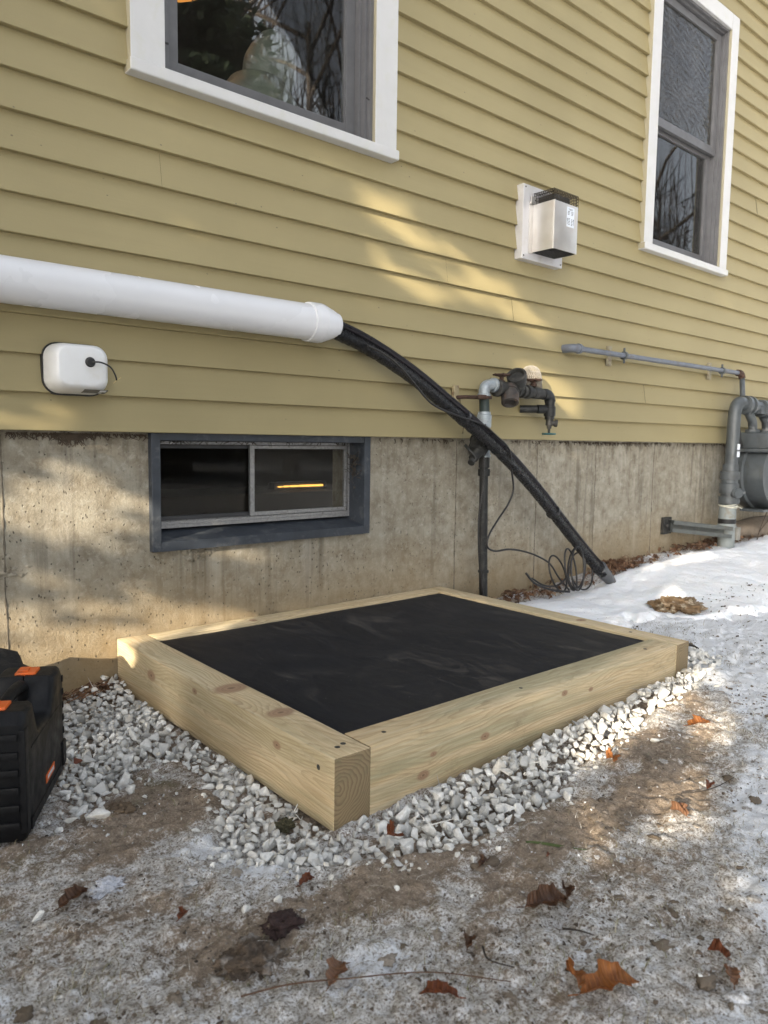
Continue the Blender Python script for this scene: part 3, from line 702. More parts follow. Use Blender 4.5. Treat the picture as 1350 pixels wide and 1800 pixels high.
# ------------------------------------------------------------------ gravel
def stone_bm(rnd, sx, sy, sz, npt=13):
    t = bmesh.new()
    for _ in range(npt):
        v = Vector((rnd.gauss(0, 1), rnd.gauss(0, 1), rnd.gauss(0, 1))).normalized()*rnd.uniform(.8, 1)
        t.verts.new((v.x*sx, v.y*sy, v.z*sz))
    r = bmesh.ops.convex_hull(t, input=t.verts[:])
    bmesh.ops.delete(t, geom=[g for g in r['geom_interior'] if isinstance(g, bmesh.types.BMVert)], context='VERTS')
    bmesh.ops.dissolve_limit(t, angle_limit=R(14), verts=t.verts[:], edges=t.edges[:])
    bmesh.ops.bevel(t, geom=t.edges[:], offset=min(sx, sy, sz)*.11, segments=2, profile=.6, affect='EDGES')
    bmesh.ops.triangulate(t, faces=t.faces[:]); return t
rnd = random.Random(21); VAR = []
for i in range(22):
    s_ = (rnd.uniform(.8, 1.25), rnd.uniform(.6, .95), rnd.uniform(.42, .75)); VAR.append(stone_bm(rnd, *s_, npt=rnd.randint(8, 13)))
VARD = []
for t in VAR:
    me = bpy.data.meshes.new('t'); t.to_mesh(me); VARD.append(([v.co.copy() for v in me.vertices], [tuple(p.vertices) for p in me.polygons])); bpy.data.meshes.remove(me)
def pile(x, y):
    e_ = edist(x, y, POLY)
    if x < .86 or y > 1.3:
        top = lerpt([1.1, 1.5, 2.0, 2.25], [-.004, .004, .010, .035], y) if x < .9 else .06
    else: top = lerpt([.85, .94, 1.01, 1.15, 1.32, 1.62, 1.82, 1.95, 2.25], [-.004, .002, .010, .027, .042, .056, .068, .090, .092], x)
    full = max(top-gz(x, y)-.008, -.016)
    near = ss(.16, .02, max(BY0-y, 0) if x > .85 else max(BX0-x, 0))
    full = full*near + (.004)*(1-near)
    return full*ss(-.02, .08, e_)
placed = {}; verts = []; faces = []; cols = []
rnd = random.Random(99)
def put(x, y, z, s, v=None, tilt=.6):
    V, F = VARD[v if v is not None else rnd.randrange(len(VARD))]
    M_ = Matrix.Rotation(rnd.uniform(0, 6.28), 3, 'Z') @ Matrix.Rotation(rnd.gauss(0, tilt), 3, 'X') @ Matrix.Rotation(rnd.gauss(0, tilt), 3, 'Y')
    b = len(verts); c = Vector((x, y, z))
    verts.extend([(M_ @ (p*s))+c for p in V]); faces.extend([tuple(i+b for i in f) for f in F]); cv = rnd.random(); cols.extend([cv]*len(V))
def grid_ok(x, y, r, layer):
    k = (int(x/.03), int(y/.03), layer)
    for i in (-1, 0, 1):
        for j in (-1, 0, 1):
            for (a_, b_, c_) in placed.get((k[0]+i, k[1]+j, layer), []):
                if (a_-x)**2+(b_-y)**2 < (r+c_)**2*.46: return False
    placed.setdefault(k, []).append((x, y, r)); return True
for layer, (dz, tries) in enumerate(((-.019, 40000), (-.010, 40000), (-.001, 30000))):
    for _ in range(tries):
        x = rnd.uniform(.44, 2.52); y = rnd.uniform(.87, 2.25)
        if not inpoly(x, y, POLY) or (BX0-.012 < x < BX1+.012 and y > BY0-.012): continue
        e_ = edist(x, y, POLY)
        if layer == 1 and e_ < .02 and rnd.random() < .6: continue
        if layer == 2 and (e_ < .03): continue
        if layer == 0 and e_ < .015 and rnd.random() < .5: continue
        s_ = min(max(rnd.lognormvariate(math.log(.0158), .36), .0065), .030)
        if x < .86: s_ *= .95
        # bare gap along the left timber
        if .73 < x < .86 and 1.62 < y < 1.86 and rnd.random() < .75: continue
        if .50 < x < .60 and 1.86 < y < 1.96 and rnd.random() < .8: continue
        if not grid_ok(x, y, s_, layer): continue
        put(x, y, gz(x, y)+pile(x, y)+dz+rnd.uniform(-.002, .003), s_)
# scattered chips and crumbs past the edge
for _ in range(200):
    a_ = rnd.randrange(len(POLY)-4); p = Vector(POLY[a_]).lerp(Vector(POLY[a_+1]), rnd.random()); d = abs(rnd.gauss(0, .035)); an = rnd.uniform(0, 6.28)
    x, y = p.x+d*math.cos(an), p.y+d*math.sin(an)
    if BX0-.01 < x < BX1+.01 and y > BY0-.01: continue
    if y > 2.2: continue
    put(x, y, gdet(x, y)+.002, rnd.uniform(.004, .013))
me = bpy.data.meshes.new('gravel'); me.from_pydata(verts, [], faces); me.shade_smooth()
me.set_sharp_from_angle(angle=R(38))
att = me.attributes.new('tone', 'FLOAT', 'POINT')
att.data.foreach_set('value', cols)
def stone_mat(name):
    a = M(name); at = a.n('ShaderNodeAttribute'); at.attribute_name = 'tone'
    base = a.ramp(at.outputs['Fac'], [(0, (.30, .30, .29)), (.10, (.50, .50, .48)), (.5, (.70, .70, .675)), (.85, (.80, .80, .775)), (1, (.62, .58, .50))])
    n1 = a.noise(70, 6, .7, None, .8); base = a.mix(a.ramp(n1, [(.35, .55), (.6, 0)]), base, (.36, .36, .35))
    base = a.mix(a.ramp(a.noise(26, 4, .6), [(.56, 0), (.72, .45)]), base, (.42, .37, .28))
    a.col(base); a.rough(.75); a.bump(a.noise(220, 5, .7), .0014, .8); return a.m
STONE = stone_mat('white_crushed_stone'); me.materials.append(STONE)
go = bpy.data.objects.new('gravel', me); COL.objects.link(go); tag(go, 'angular white crushed stone heaped round the timber frame', 'gravel', kind='stuff')
# loose stones one could pick out
LOOSE = [(.596, 1.522, .020, 'white flat stone lying apart on the soil left of the frame'),
         (.500, 1.455, .030, 'large pale flat stone by the corner of the black case'),
         (.455, 1.470, .020, 'small white stone tucked beside the black case'),
         (.314, 1.190, .0145, 'white stone alone at the left edge of the icy ground'),
         (.576, 1.002, .0135, 'oval white stone left of the dark soil clods'),
         (.631, .986, .0130, 'round snowy stone right of the oval white stone'),
         (.97, .865, .0095, 'small white stone just in front of the gravel edge'),
         (.895, .80, .0075, 'tiny bright white pebble near the curled brown leaf'),
         (.80, .885, .0085, 'small pale pebble left of the tiny bright white pebble'),
         (1.30, .895, .018, 'flat pale stone at the right end of the front gravel'),
         (1.72, .93, .018, 'cream stone beyond the gravel beside the orange oak leaf'),
         (1.00, .455, .0070, 'bright white pebble right of the big orange leaf'),
         (1.20, .50, .0065, 'white pebble near the right edge above the two folded leaves'),
         (.69, 1.02, .0110, 'white stone just off the front left toe of the gravel'),
         (.735, .985, .0090, 'small rounded stone in front of the timber corner'),
         (2.10, .80, .014, 'pale stone on the snowy ground right of the frame')]
rl = random.Random(5)
for i, (x, y, s_, lb) in enumerate(LOOSE):
    V, F = VARD[i % len(VARD)]; me = bpy.data.meshes.new('loose_stone')
    me.from_pydata([p*s_ for p in V], [], F); me.shade_smooth(); me.set_sharp_from_angle(angle=R(38)); me.materials.append(STONE)
    at_ = me.attributes.new('tone', 'FLOAT', 'POINT'); at_.data.foreach_set('value', [.6+.02*i]*len(V))
    o = bpy.data.objects.new('loose_stone', me); COL.objects.link(o); o.location = (x, y, gdet(x, y)+s_*.28); o.rotation_euler = (rl.gauss(0, .2), rl.gauss(0, .2), rl.uniform(0, 6))
    tag(o, lb, 'stone', 'loose stones on the ground')
# small red brown chip by the case
bm = stone_bm(random.Random(4), .014, .011, .009); o = obj('brick_chip', bm, simple('brick_red', (.19, .07, .045), .9)); o.location = (.555, 1.74, gz(.555, 1.74)+.026)
tag(o, 'small red brown chip among the gravel beside the black case', 'chip')

# ------------------------------------------------------------------ crumbs, clods, grass
verts = []; faces = []; cols = []; rnd = random.Random(31)
for _ in range(9000):
    y = .25+abs(rnd.random())*1.75; x = rnd.uniform(.15, 3.3)
    if BX0-.01 < x < BX1+.01 and y > BY0-.01: continue
    if noise.noise(Vector((x*5, y*5, 4))) < -.15: continue
    put(x, y, gdet(x, y)+.0005, min(max(rnd.lognormvariate(math.log(.0022), .45), .0009), .0075))
for _ in range(2600):
    cx_, cy_ = rnd.choice([(.55, .90, ), (.62, .95), (.50, 1.0), (1.35, .83), (1.0, .60), (1.15, .48), (.75, .70), (.62, 1.45), (2.2, .85), (.35, 1.15), (.85, .62), (1.7, .62)])
    x, y = cx_+rnd.gauss(0, .11), cy_+rnd.gauss(0, .05)
    if (BX0-.01 < x < BX1+.01 and y > BY0-.03) or inpoly(x, y, POLY): continue
    b0 = len(cols); put(x, y, gdet(x, y)-.001, min(rnd.lognormvariate(math.log(.0036), .42), .0085)); cols[b0:] = [rnd.uniform(0, .5)]*(len(cols)-b0)
for _ in range(2200):
    x, y = rnd.uniform(2.0, 5.0), rnd.uniform(.5, 1.6)
    if (BX0-.01 < x < BX1+.01 and y > BY0-.03): continue
    if noise.noise(Vector((x*4, y*5, 24))) < 0: continue
    b0 = len(cols); put(x, y, max(gdet(x, y), snz(x, y))+.001, min(rnd.lognormvariate(math.log(.0042), .5), .012)); cols[b0:] = [rnd.uniform(0, .4)]*(len(cols)-b0)
me = bpy.data.meshes.new('soil_crumbs'); me.from_pydata(verts, [], faces); me.shade_smooth()
att = me.attributes.new('tone', 'FLOAT', 'POINT'); att.data.foreach_set('value', cols)
a = M('crumbs'); at = a.n('ShaderNodeAttribute'); at.attribute_name = 'tone'
a.col(a.ramp(at.outputs['Fac'], [(0, (.05, .038, .027)), (.30, (.13, .10, .075)), (.55, (.28, .25, .22)), (.75, (.48, .48, .48)), (1, (.74, .76, .80))])); a.rough(.9); a.bump(a.noise(300, 3), .001, .7); me.materials.append(a.m)
o = bpy.data.objects.new('soil_crumbs', me); COL.objects.link(o); tag(o, 'soil crumbs and ice grains strewn over the frozen ground', 'crumbs', kind='stuff')

# half-buried crusty lumps of ice and soil
rl_ = random.Random(64); proto = bmesh.new(); bmesh.ops.create_icosphere(proto, subdivisions=3, radius=1)
PV = [v.co.copy() for v in proto.verts]; PF = [tuple(v.index for v in f.verts) for f in proto.faces]; proto.free()
verts = []; faces = []; cols = []
for _ in range(800):
    x, y = rl_.uniform(.2, 2.6), .30+rl_.random()**1.2*1.15
    if (BX0-.03 < x < BX1+.03 and y > BY0-.04) or inpoly(x, y, POLY) or noise.noise(Vector((x*5, y*5, 44))) < -.1: continue
    sz = min(rl_.lognormvariate(math.log(.0065), .4), .0115); b = len(verts); sd_ = rl_.uniform(0, 99); an = rl_.uniform(0, 6.3); el = rl_.uniform(1, 1.9); fl = rl_.uniform(.25, .5); tn = rl_.random(); z0 = gdet(x, y)-sz*.10
    for n_ in PV:
        d = 1+.55*noise.fractal(n_*2+Vector((sd_, 0, 0)), .8, 2, 4); a_, b_ = n_.x*sz*d*el, n_.y*sz*d
        verts.append((x+a_*math.cos(an)-b_*math.sin(an), y+a_*math.sin(an)+b_*math.cos(an), z0+n_.z*sz*d*fl))
    faces.extend([tuple(i+b for i in f) for f in PF]); cols.extend([tn]*len(PV))
me = bpy.data.meshes.new('frozen_lumps'); me.from_pydata(verts, [], faces); me.shade_smooth()
att = me.attributes.new('tone', 'FLOAT', 'POINT'); att.data.foreach_set('value', cols)
a = M('frozen_lump'); at = a.n('ShaderNodeAttribute'); at.attribute_name = 'tone'; n1 = a.noise(90, 6, .75)
c_ = a.ramp(at.outputs['Fac'], [(0, (.11, .085, .06)), (.35, (.22, .18, .14)), (.5, (.42, .39, .35)), (.75, (.62, .62, .62)), (1, (.80, .82, .86))])
a.col(a.mix(a.ramp(n1, [(.42, .75), (.6, 0)]), c_, (.14, .11, .08))); a.rough(.85); a.bump(n1, .003, 1); me.materials.append(a.m)
o = bpy.data.objects.new('frozen_lumps', me); COL.objects.link(o); tag(o, 'half buried crusty lumps of dirty ice and soil across the frozen ground', 'frozen lumps', kind='stuff')

SOILM = simple('clod_soil', (.095, .07, .05), .95, 0, .5, 70, .004, dirt=(.30, .28, .26), ds=24)
def clod(x, y, s, flat, lb, mat=SOILM, seed=1, name='soil_clod', cat='clod', grp='soil clods on the frozen ground'):
    bm = NB(); bmesh.ops.create_icosphere(bm, subdivisions=5, radius=1)
    for v in bm.verts:
        n = v.co.normalized(); d = 1+.5*noise.fractal(n*1.9+Vector((seed, 0, 0)), .8, 2, 6)+.16*noise.fractal(n*9+Vector((0, seed, 0)), .7, 2, 3)
        v.co = Vector((n.x*s*d*1.25, n.y*s*d, n.z*s*d*flat))
    o = obj(name, bm, mat, smooth=True); o.location = (x, y, gz(x, y)+.000)
    return tag(o, lb, cat, grp)
clod(.525, .895, .034, .55, 'large grey brown soil clod in the centre foreground', seed=1)
clod(.605, .935, .022, .6, 'dark clod behind the large grey brown clod', seed=2, mat=simple('dark_clod', (.04, .022, .02), .9, 0, .4, 90, .003))
clod(.545, 1.46, .026, .55, 'brown clod in front of the gravel near the black case', seed=3, mat=simple('brown_clod', (.16, .115, .075), .95, 0, .4, 90, .003))
clod(.430, 1.206, .020, .6, 'snow topped clod on the left foreground ice', seed=4, mat=simple('icy_clod', (.55, .57, .63), .8, 0, .3, 60, .003, dirt=(.12, .1, .08), ds=50))
MOSS = simple('moss', (.06, .055, .028), .98, 0, .5, 90, .004, dirt=(.10, .085, .05), ds=50)
clod(.775, 1.19, .016, .6, 'mossy dark clump under the left timber near its front end', MOSS, 6, 'moss_clump', 'moss', 'moss clumps')
clod(3.10, 1.60, .095, .42, 'brown earth mound showing through a hole in the snow', simple('mound_earth', (.21, .135, .07), .95, 0, .5, 50, .004, dirt=(.62, .55, .42), ds=22), 9, 'earth_mound', 'mound', None)
# short dead grass
verts = []; faces = []; rnd = random.Random(12)
def blade(x, y, z, l, an, lean, w_=.0012):
    b = len(verts); d = Vector((math.cos(an), math.sin(an), 0)); s_ = Vector((-d.y, d.x, 0))*w_
    for i in range(4):
        t = i/3; p = Vector((x, y, z))+d*(l*lean*t*t)+Vector((0, 0, l*(t-.5*lean*t*t)))
        verts.append(p-s_*(1-t*.9)); verts.append(p+s_*(1-t*.9))
    for i in range(3): faces.append((b+2*i, b+2*i+1, b+2*i+3, b+2*i+2))
for cx, cy, n, sp, L in [(2.72, 1.42, 90, .12, .035), (2.6, 1.30, 30, .05, .03), (.66, .86, 120, .05, .018), (.30, .99, 160, .04, .02), (1.2, .70, 60, .10, .02), (1.9, .7, 120, .25, .03), (1.5, .62, 60, .15, .02), (.76, 1.16, 60, .02, .02), (1.05, .58, 60, .12, .02), (.6, .78, 60, .06, .02)]:
    for _ in range(n):
        x, y = cx+rnd.gauss(0, sp), cy+rnd.gauss(0, sp*.6)
        if BX0-.01 < x < BX1+.01 and y > BY0: continue
        blade(x, y, gdet(x, y)-.002, L*rnd.uniform(.4, 1.3), rnd.uniform(0, 6.28), rnd.uniform(.5, 1.3), rnd.uniform(.0005, .0013))
for _ in range(9000):
    x, y = rnd.uniform(.15, 3.2), .28+rnd.random()**1.3*1.3
    if (BX0-.01 < x < BX1+.01 and y > BY0-.02) or inpoly(x, y, POLY): continue
    if noise.noise(Vector((x*6, y*6, 14))) < -.05: continue
    blade(x, y, gdet(x, y)+.0005, rnd.uniform(.006, .024), rnd.gauss(.6, .9), rnd.uniform(1.5, 1.9), rnd.uniform(.0004, .0009))
me = bpy.data.meshes.new('dead_grass'); me.from_pydata(verts, [], faces)
a = M('dead_grass_mat'); gm = a.n('ShaderNodeNewGeometry'); a.col(a.ramp(gm.outputs['Random Per Island'], [(0, (.10, .08, .05)), (.35, (.24, .20, .13)), (.6, (.17, .17, .08)), (.8, (.45, .42, .36)), (1, (.65, .64, .62))])); a.rough(.9); me.materials.append(a.m)
o = bpy.data.objects.new('dead_grass', me); COL.objects.link(o); tag(o, 'sparse short dead grass poking through dirt and ice', 'grass', kind='stuff')
# one long green blade
bm = NB(); P = cr([(1.055, .865, .006), (1.09, .83, .010), (1.115, .80, .009), (1.14, .765, .007), (1.165, .74, .006)], 6); pv = None
for i, p in enumerate(P):
    t = i/(len(P)-1); w_ = .0035*math.sin(math.pi*min(max(t, .06), .97))+.0004; s_ = Vector((.6, .75, .25)).normalized()*w_; p = p+Vector((0, 0, gz(p.x, p.y)))
    q = (bm.verts.new(p-s_), bm.verts.new(p+Vector((0, 0, -.0008))), bm.verts.new(p+s_))
    if pv: bm.faces.new((pv[0], q[0], q[1], pv[1])); bm.faces.new((pv[1], q[1], q[2], pv[2]))
    pv = q
tag(obj('grass_blade', bm, simple('green_blade', (.06, .085, .02), .6), smooth=True), 'single long green blade of grass lying on the frozen ground', 'grass blade')
# twigs
for pts, r_, lb in (([(1.50, .745, .010), (1.53, .72, .014), (1.57, .70, .02), (1.63, .69, .026)], .0016, 'thin dark twig lying right of the curled leaf'),
                    ([(2.275, 1.20, .062), (2.33, 1.19, .066), (2.39, 1.175, .058), (2.44, 1.165, .03)], .0055, 'black stick poking out beside the right timber corner'),
                    ([(.47, .83, .012), (.53, .80, .018), (.60, .76, .016), (.70, .70, .012), (.78, .62, .006)],   .0014, 'long curved reddish stem in the blurred foreground'),
                    ([(.93, .64, .008), (.94, .62, .012), (.955, .60, .008)], .0018, 'short dark twig below the large brown leaf'),
                    ([(.80, .69, .01), (.78, .66, .016), (.80, .63, .012)], .0018, 'bent dark twig left of the big orange leaf')):
    bm = NB(); pp = cr([(p[0], p[1], p[2]+gz(p[0], p[1])) for p in pts], 6); tube(bm, pp, [r_*(1-.5*i/len(pp)) for i in range(len(pp))], 8)
    tag(obj('twig', bm, simple('twig_bark', (.09, .05, .03) if 'redd' in lb else (.028, .022, .018), .85), smooth=True), lb, 'twig', 'twigs on the ground')
# oak leaves
def leaf_mesh(L, curl, bend, seed, lob=4):
    rl = random.Random(seed); n = 30; bm = NB(); g_ = []
    for i in range(n+1):
        t = i/n; env = math.sin(math.pi*min(t*1.02, 1))**.7 * (.55+.5*t); lobf = .58+.42*abs(math.sin(lob*math.pi*t+.3))
        wd = L*.34*env*lobf+.0006; row = []
        for j in range(-4, 5):
            u = j/4; sd_ = 1+.15*math.sin(seed+lob*6*t)*(1 if u > 0 else -1)
            yy_ = u*wd*sd_; zz_ = curl*L*(u*u)*env + bend*L*math.sin(t*math.pi)*.35 + .02*L*math.sin(9*t+4*u+seed)+.012*L*abs(u)
            row.append(bm.verts.new(((t-.5)*L+.05*L*abs(u)*math.cos(lob*6*t), yy_, zz_)))
        g_.append(row)
    for i in range(n):
        for j in range(8): bm.faces.new((g_[i][j], g_[i][j+1], g_[i+1][j+1], g_[i+1][j]))
    tube(bm, [(-.5*L, 0, .0), (-.66*L, .01*L, .01*L)], [.0011, .0007], 6)
    bmesh.ops.solidify(bm, geom=bm.faces[:], thickness=.0004)
    return bm
def leafmat(name, c, c2):
    a = M(name); n = a.noise(40, 6, .7); wv = a.n('ShaderNodeTexWave'); wv.inputs['Scale'].default_value = 45; wv.inputs['Distortion'].default_value = 2; a.l(a.co((1, .6, 1)), wv.inputs[0])
    cc = a.ramp(n, [(.3, c2), (.65, c)]); cc = a.mix(a.ramp(wv.outputs[1], [(.8, 0), (1, .4)]), cc, tuple(x*1.5 for x in c)); a.col(cc); a.rough(.5)
    a.bump(a.math('ADD', n, wv.outputs[1]), .0012, .7); return a.m
LORG = leafmat('leaf_orange', (.42, .17, .045), (.26, .09, .025)); LBRN = leafmat('leaf_brown', (.17, .085, .045), (.07, .035, .02)); LTAN = leafmat('leaf_tan', (.34, .19, .11), (.20, .10, .06)); LRED = leafmat('leaf_red_brown', (.27, .085, .03), (.12, .04, .02))
LEAVES = [(.865, .975, .066, .22, .25, 1.1, LRED, 'shiny red brown curled leaf leaning on the front gravel', .95, .5),
          (.955, .692, .085, .22, .2, -.3, LBRN, 'large crumpled brown leaf in the middle foreground', .25, .1),
          (1.005, .69, .040, .4, .3, .8, LBRN, 'small dark curled leaf beside the large crumpled brown leaf', .4, .2),
          (.868, .520, .088, .20, .3, -.55, LORG, 'big orange oak leaf in the bottom right foreground', .12, -.1),
          (.842, .560, .060, .25, .2, .9, LORG, 'orange oak leaf standing up behind the big orange leaf', .7, .3),
          (1.90, .905, .075, .18, .15, -.4, LORG, 'bright orange oak leaf flat beyond the gravel', .1, 0),
          (1.525, .936, .055, .35, .4, .9, LORG, 'orange leaf standing on edge at the gravel edge', .6, .3),
          (1.582, .724, .036, .3, .3, .3, LRED, 'small dark red leaf on the white ice right of centre', .2, 0),
          (1.411, .703, .045, .5, .2, 1.3, LTAN, 'curled tan leaf with a twig beside it', .3, .1),
          (1.055, .455, .040, .4, .3, 1.2, LRED, 'upright folded brown leaf near the lower right edge', .9, .3),
          (1.035, .425, .042, .2, .2, .6, LTAN, 'tan leaf below the upright folded brown leaf', .2, 0),
          (.975, .845, .030, .4, .3, .2, LBRN, 'small dark crumpled leaf in front of the gravel', .2, 0),
          (1.08, .78, .012, .4, .3, .2, LRED, 'tiny maroon scrap right of the small dark crumpled leaf', .2, 0),
          (.37, 1.20, .060, .2, .2, .4, LBRN, 'flat dull brown leaf near the left edge of the ice', .1, 0),
          (.695, 1.0, .034, .3, .3, .1, LRED, 'small rusty leaf scrap in front of the gravel toe', .2, 0),
          (.60, .79, .060, .2, .3, .6, LTAN, 'blurred tan brown leaf at the bottom centre', .15, .1),
          (.68, .66, .055, .2, .3, 2.2, LRED, 'blurred rusty leaf at the bottom edge', .15, .1),
          (.49, 1.05, .03, .3, .3, .7, LRED, 'small rusty curled leaf left of the large clod', .3, .1),
          (2.62, .98, .050, .2, .2, .7, LTAN, 'tan leaf flat on the snowy ground far right', .05, 0),
          (.80, .72, .035, .3, .3, .7, LBRN, 'dark brown leaf scrap left of the large crumpled leaf', .2, .1)]
for i, (x, y, L, cu, be, an, mt, lb, tx, ty) in enumerate(LEAVES):
    o = obj('oak_leaf', leaf_mesh(L, cu, be, i+1, 3 if i % 2 else 4), mt, smooth=True)
    o.location = (x, y, gdet(x, y)+.004+L*.36*math.sin(min(abs(tx), 1.2))*.8+(.030 if i in (0,) else 0)); o.rotation_euler = (tx, ty, an)
    tag(o, lb, 'leaf', 'fallen oak leaves')
# litter along the wall: countless leaves
bm = NB(); rnd = random.Random(77)
def litter(mats_bm, n, xf, yf, zo):
    for _ in range(n):
        L = rnd.uniform(.02, .05); t = NB(); x, y = xf(), yf()
        nn = 6; g_ = []
        for i in range(nn+1):
            u = i/nn; wd = L*.3*math.sin(math.pi*min(max(u, .05), .95))*(.7+.3*math.cos(u*19)); row = [t.verts.new(((u-.5)*L, s2*wd, .25*L*s2*s2*math.sin(u*3)+.1*L*math.sin(5*u))) for s2 in (-1, 0, 1)]; g_.append(row)
        for i in range(nn):
            for j in range(2): t.faces.new((g_[i][j], g_[i][j+1], g_[i+1][j+1], g_[i+1][j]))
        M_ = Matrix.Translation((x, y, gz(x, y)+zo+rnd.uniform(0, .022))) @ Matrix.Rotation(rnd.uniform(0, 6.28), 4, 'Z') @ Matrix.Rotation(rnd.gauss(0, .6), 4, 'X') @ Matrix.Rotation(rnd.gauss(0, .5), 4, 'Y')
        bmesh.ops.transform(t, matrix=M_, verts=t.verts); join(mats_bm, t)
litter(bm, 420, lambda: rnd.choice([rnd.uniform(2.5, 5.6), rnd.gauss(3.55, .08), rnd.uniform(4.2, 5.4)]), lambda: rnd.uniform(2.10, 2.245), .004)
litter(bm, 60, lambda: rnd.uniform(2.45, 3.0), lambda: rnd.uniform(2.08, 2.24), .006)
for _ in range(160):
    x = rnd.uniform(2.5, 5.4); y = rnd.uniform(2.12, 2.24); an = rnd.uniform(0, 6.28); L = rnd.uniform(.02, .09); z_ = gz(x, y)+.008+rnd.uniform(0, .02)
    tube(bm, [(x, y, z_), (x+L*.5*math.cos(an), min(y+L*.2*math.sin(an), 2.246), z_+rnd.uniform(0, .02)), (x+L*math.cos(an), min(y+L*.4*math.sin(an), 2.246), z_+rnd.uniform(-.01, .01))], .0012, 4)
a = M('litter_leaf'); gm = a.n('ShaderNodeNewGeometry'); a.col(a.mix(a.ramp(a.noise(120, 3), [(.4, 0), (.6, .5)]), a.ramp(gm.outputs['Random Per Island'], [(0, (.05, .026, .015)), (.4, (.15, .07, .035)), (.75, (.25, .14, .08)), (1, (.34, .24, .15))]), (.06, .04, .025))); a.rough(.8)
tag(obj('leaf_litter', bm, a.m), 'dry brown leaf litter and twigs along the foot of the foundation', 'leaf litter', kind='stuff')
bm = NB(); litter(bm, 30, lambda: rnd.uniform(.60, .86), lambda: rnd.uniform(2.17, 2.24), .0)
for _ in range(50):
    x = rnd.uniform(.58, .80); y = 2.24-rnd.random()*.08-(.80-x)*.1; an = rnd.gauss(.7, .4); L = rnd.uniform(.03, .12); z_ = gz(x, y)+.015+rnd.uniform(0, .012)
    tube(bm, [(x, y, z_), (x+L*math.cos(an)*.8, min(y+L*.3, 2.246), z_+.006)], .0016, 4)
tag(obj('leaf_litter', bm, a.m), 'dark twigs and litter in the corner left of the timber frame', 'leaf litter', kind='stuff')
# rounded grey rock slab at far right foot of wall
bm = NB(); bmesh.ops.create_icosphere(bm, subdivisions=4, radius=1)
for v in bm.verts:
    n = v.co.normalized(); v.co = Vector((n.x*.40, n.y*.11, n.z*.075*(1+.2*noise.noise(n*2))))
o = obj('rock', bm, simple('rock_brown', (.21, .17, .13), .9, 0, .3, 14, .003), smooth=True); o.location = (5.32, 2.20, .20); tag(o, 'smooth brown rock lying behind the grey gas riser', 'rock')

# ------------------------------------------------------------------ white duct pipe
dct = thing('duct_pipe', 'long white plastic duct running along the siding from the left edge', 'pipe', (1.5, 2.15, 1.167))
PY, PZ = 2.148, 1.167
bm = NB(); lathe(bm, (-3, PY, PZ), (1, 0, 0), [(0, .0605), (4.50, .0605)], 56); obj('tube', bm, PVC, dct, smooth=True, sharp=40)
bm = NB(); lathe(bm, (1.485, PY, PZ), (1, 0, 0), [(0, .0608), (.001, .0665), (.012, .0675), (.050, .0675), (.053, .066), (.060, .0655), (.088, .055), (.094, .054), (.0945, .0525), (.101, .051), (.1015, .0495), (.108, .048), (.1085, .0465), (.115, .0455), (.1155, .044), (.124, .043), (.125, .036), (.100, .034)], 56)
obj('reducer', bm, PVC, dct, smooth=True, sharp=25)
for xx in (-.6, .12):
    bm = NB(); lathe(bm, (xx, PY, PZ), (1, 0, 0), [(0, .0615), (.001, .064), (.03, .064), (.031, .0615)], 40); obj('strap', bm, PVC, dct, smooth=True, sharp=30)

# ------------------------------------------------------------------ line set (black bundle)
ls = thing('line_set', 'thick black wrapped pipe bundle sagging from the duct mouth to the snow', 'hose', (2.4, 2.08, 0))
core = cr([(1.52, 2.148, 1.168), (1.61, 2.146, 1.152), (1.745, 2.132, 1.108), (1.93, 2.110, 1.022), (2.12, 2.078, .905), (2.29, 2.052, .795), (2.475, 2.046, .676), (2.682, 2.046, .525), (2.895, 2.046, .353), (3.095, 2.048, .200), (3.19, 2.045, .135)], 14)
def offset(path, a0, r, tw, z0=0):
    out = []
    for i, p in enumerate(path):
        d = (path[min(i+1, len(path)-1)]-path[max(i-1, 0)]).normalized(); s = d.cross(Vector((0, 0, 1))).normalized(); u = s.cross(d)
        an = a0+tw*i/len(path); out.append(p+(u*math.sin(an)+s*math.cos(an))*r)
    return out
def wob(n, r, am, f, sd_): return [r*(1+am*noise.noise(Vector((i*f, sd_, 0)))) for i in range(n)]
c1 = offset(core, -1.3, .012, .5); bm = NB(); tube(bm, c1, wob(len(c1), .0235, .16, .7, 1), 20); obj('insulated_pipe', bm, WRAP, ls, smooth=True)
c2 = offset(core, 2.0, .014, .9); bm = NB(); tube(bm, c2, wob(len(c2), .0172, .16, .6, 5), 18); obj('insulated_pipe', bm, WRAP, ls, smooth=True)
c3 = cr(offset(core[::4], 1.1, .022, .5), 26); bm = NB(); tube(bm, c3, [.0125 + .0016*(1 if i % 2 else -1) for i in range(len(c3))], 14); obj('corrugated_conduit', bm, simple('conduit_black', (.018, .016, .02), .34), ls, smooth=True)
TAPE = simple('tape', (.02, .02, .022), .35)
for q in (6, 62, 104, 134):
    bm = NB()
    p = core[q]; d = (core[q+1]-core[q-1]).normalized(); lathe(bm, p-d*.006, d, [(0, .0325), (.001, .0332), (.012, .0332), (.013, .0325)], 24)
    obj('tape_band', bm, TAPE, ls, smooth=True, sharp=40)
bm = NB(); pe = core[-1]; tube(bm, [pe+Vector((-.03, 0, .024)), pe+Vector((.0, 0, .0)), pe+Vector((.045, .0, -.032)), pe+Vector((.085, 0, -.064))], [.036, .032, .029, .024], 18)
obj('grey_end_sleeve', bm, simple('sleeve_grey', (.09, .095, .10), .5), ls, smooth=True)
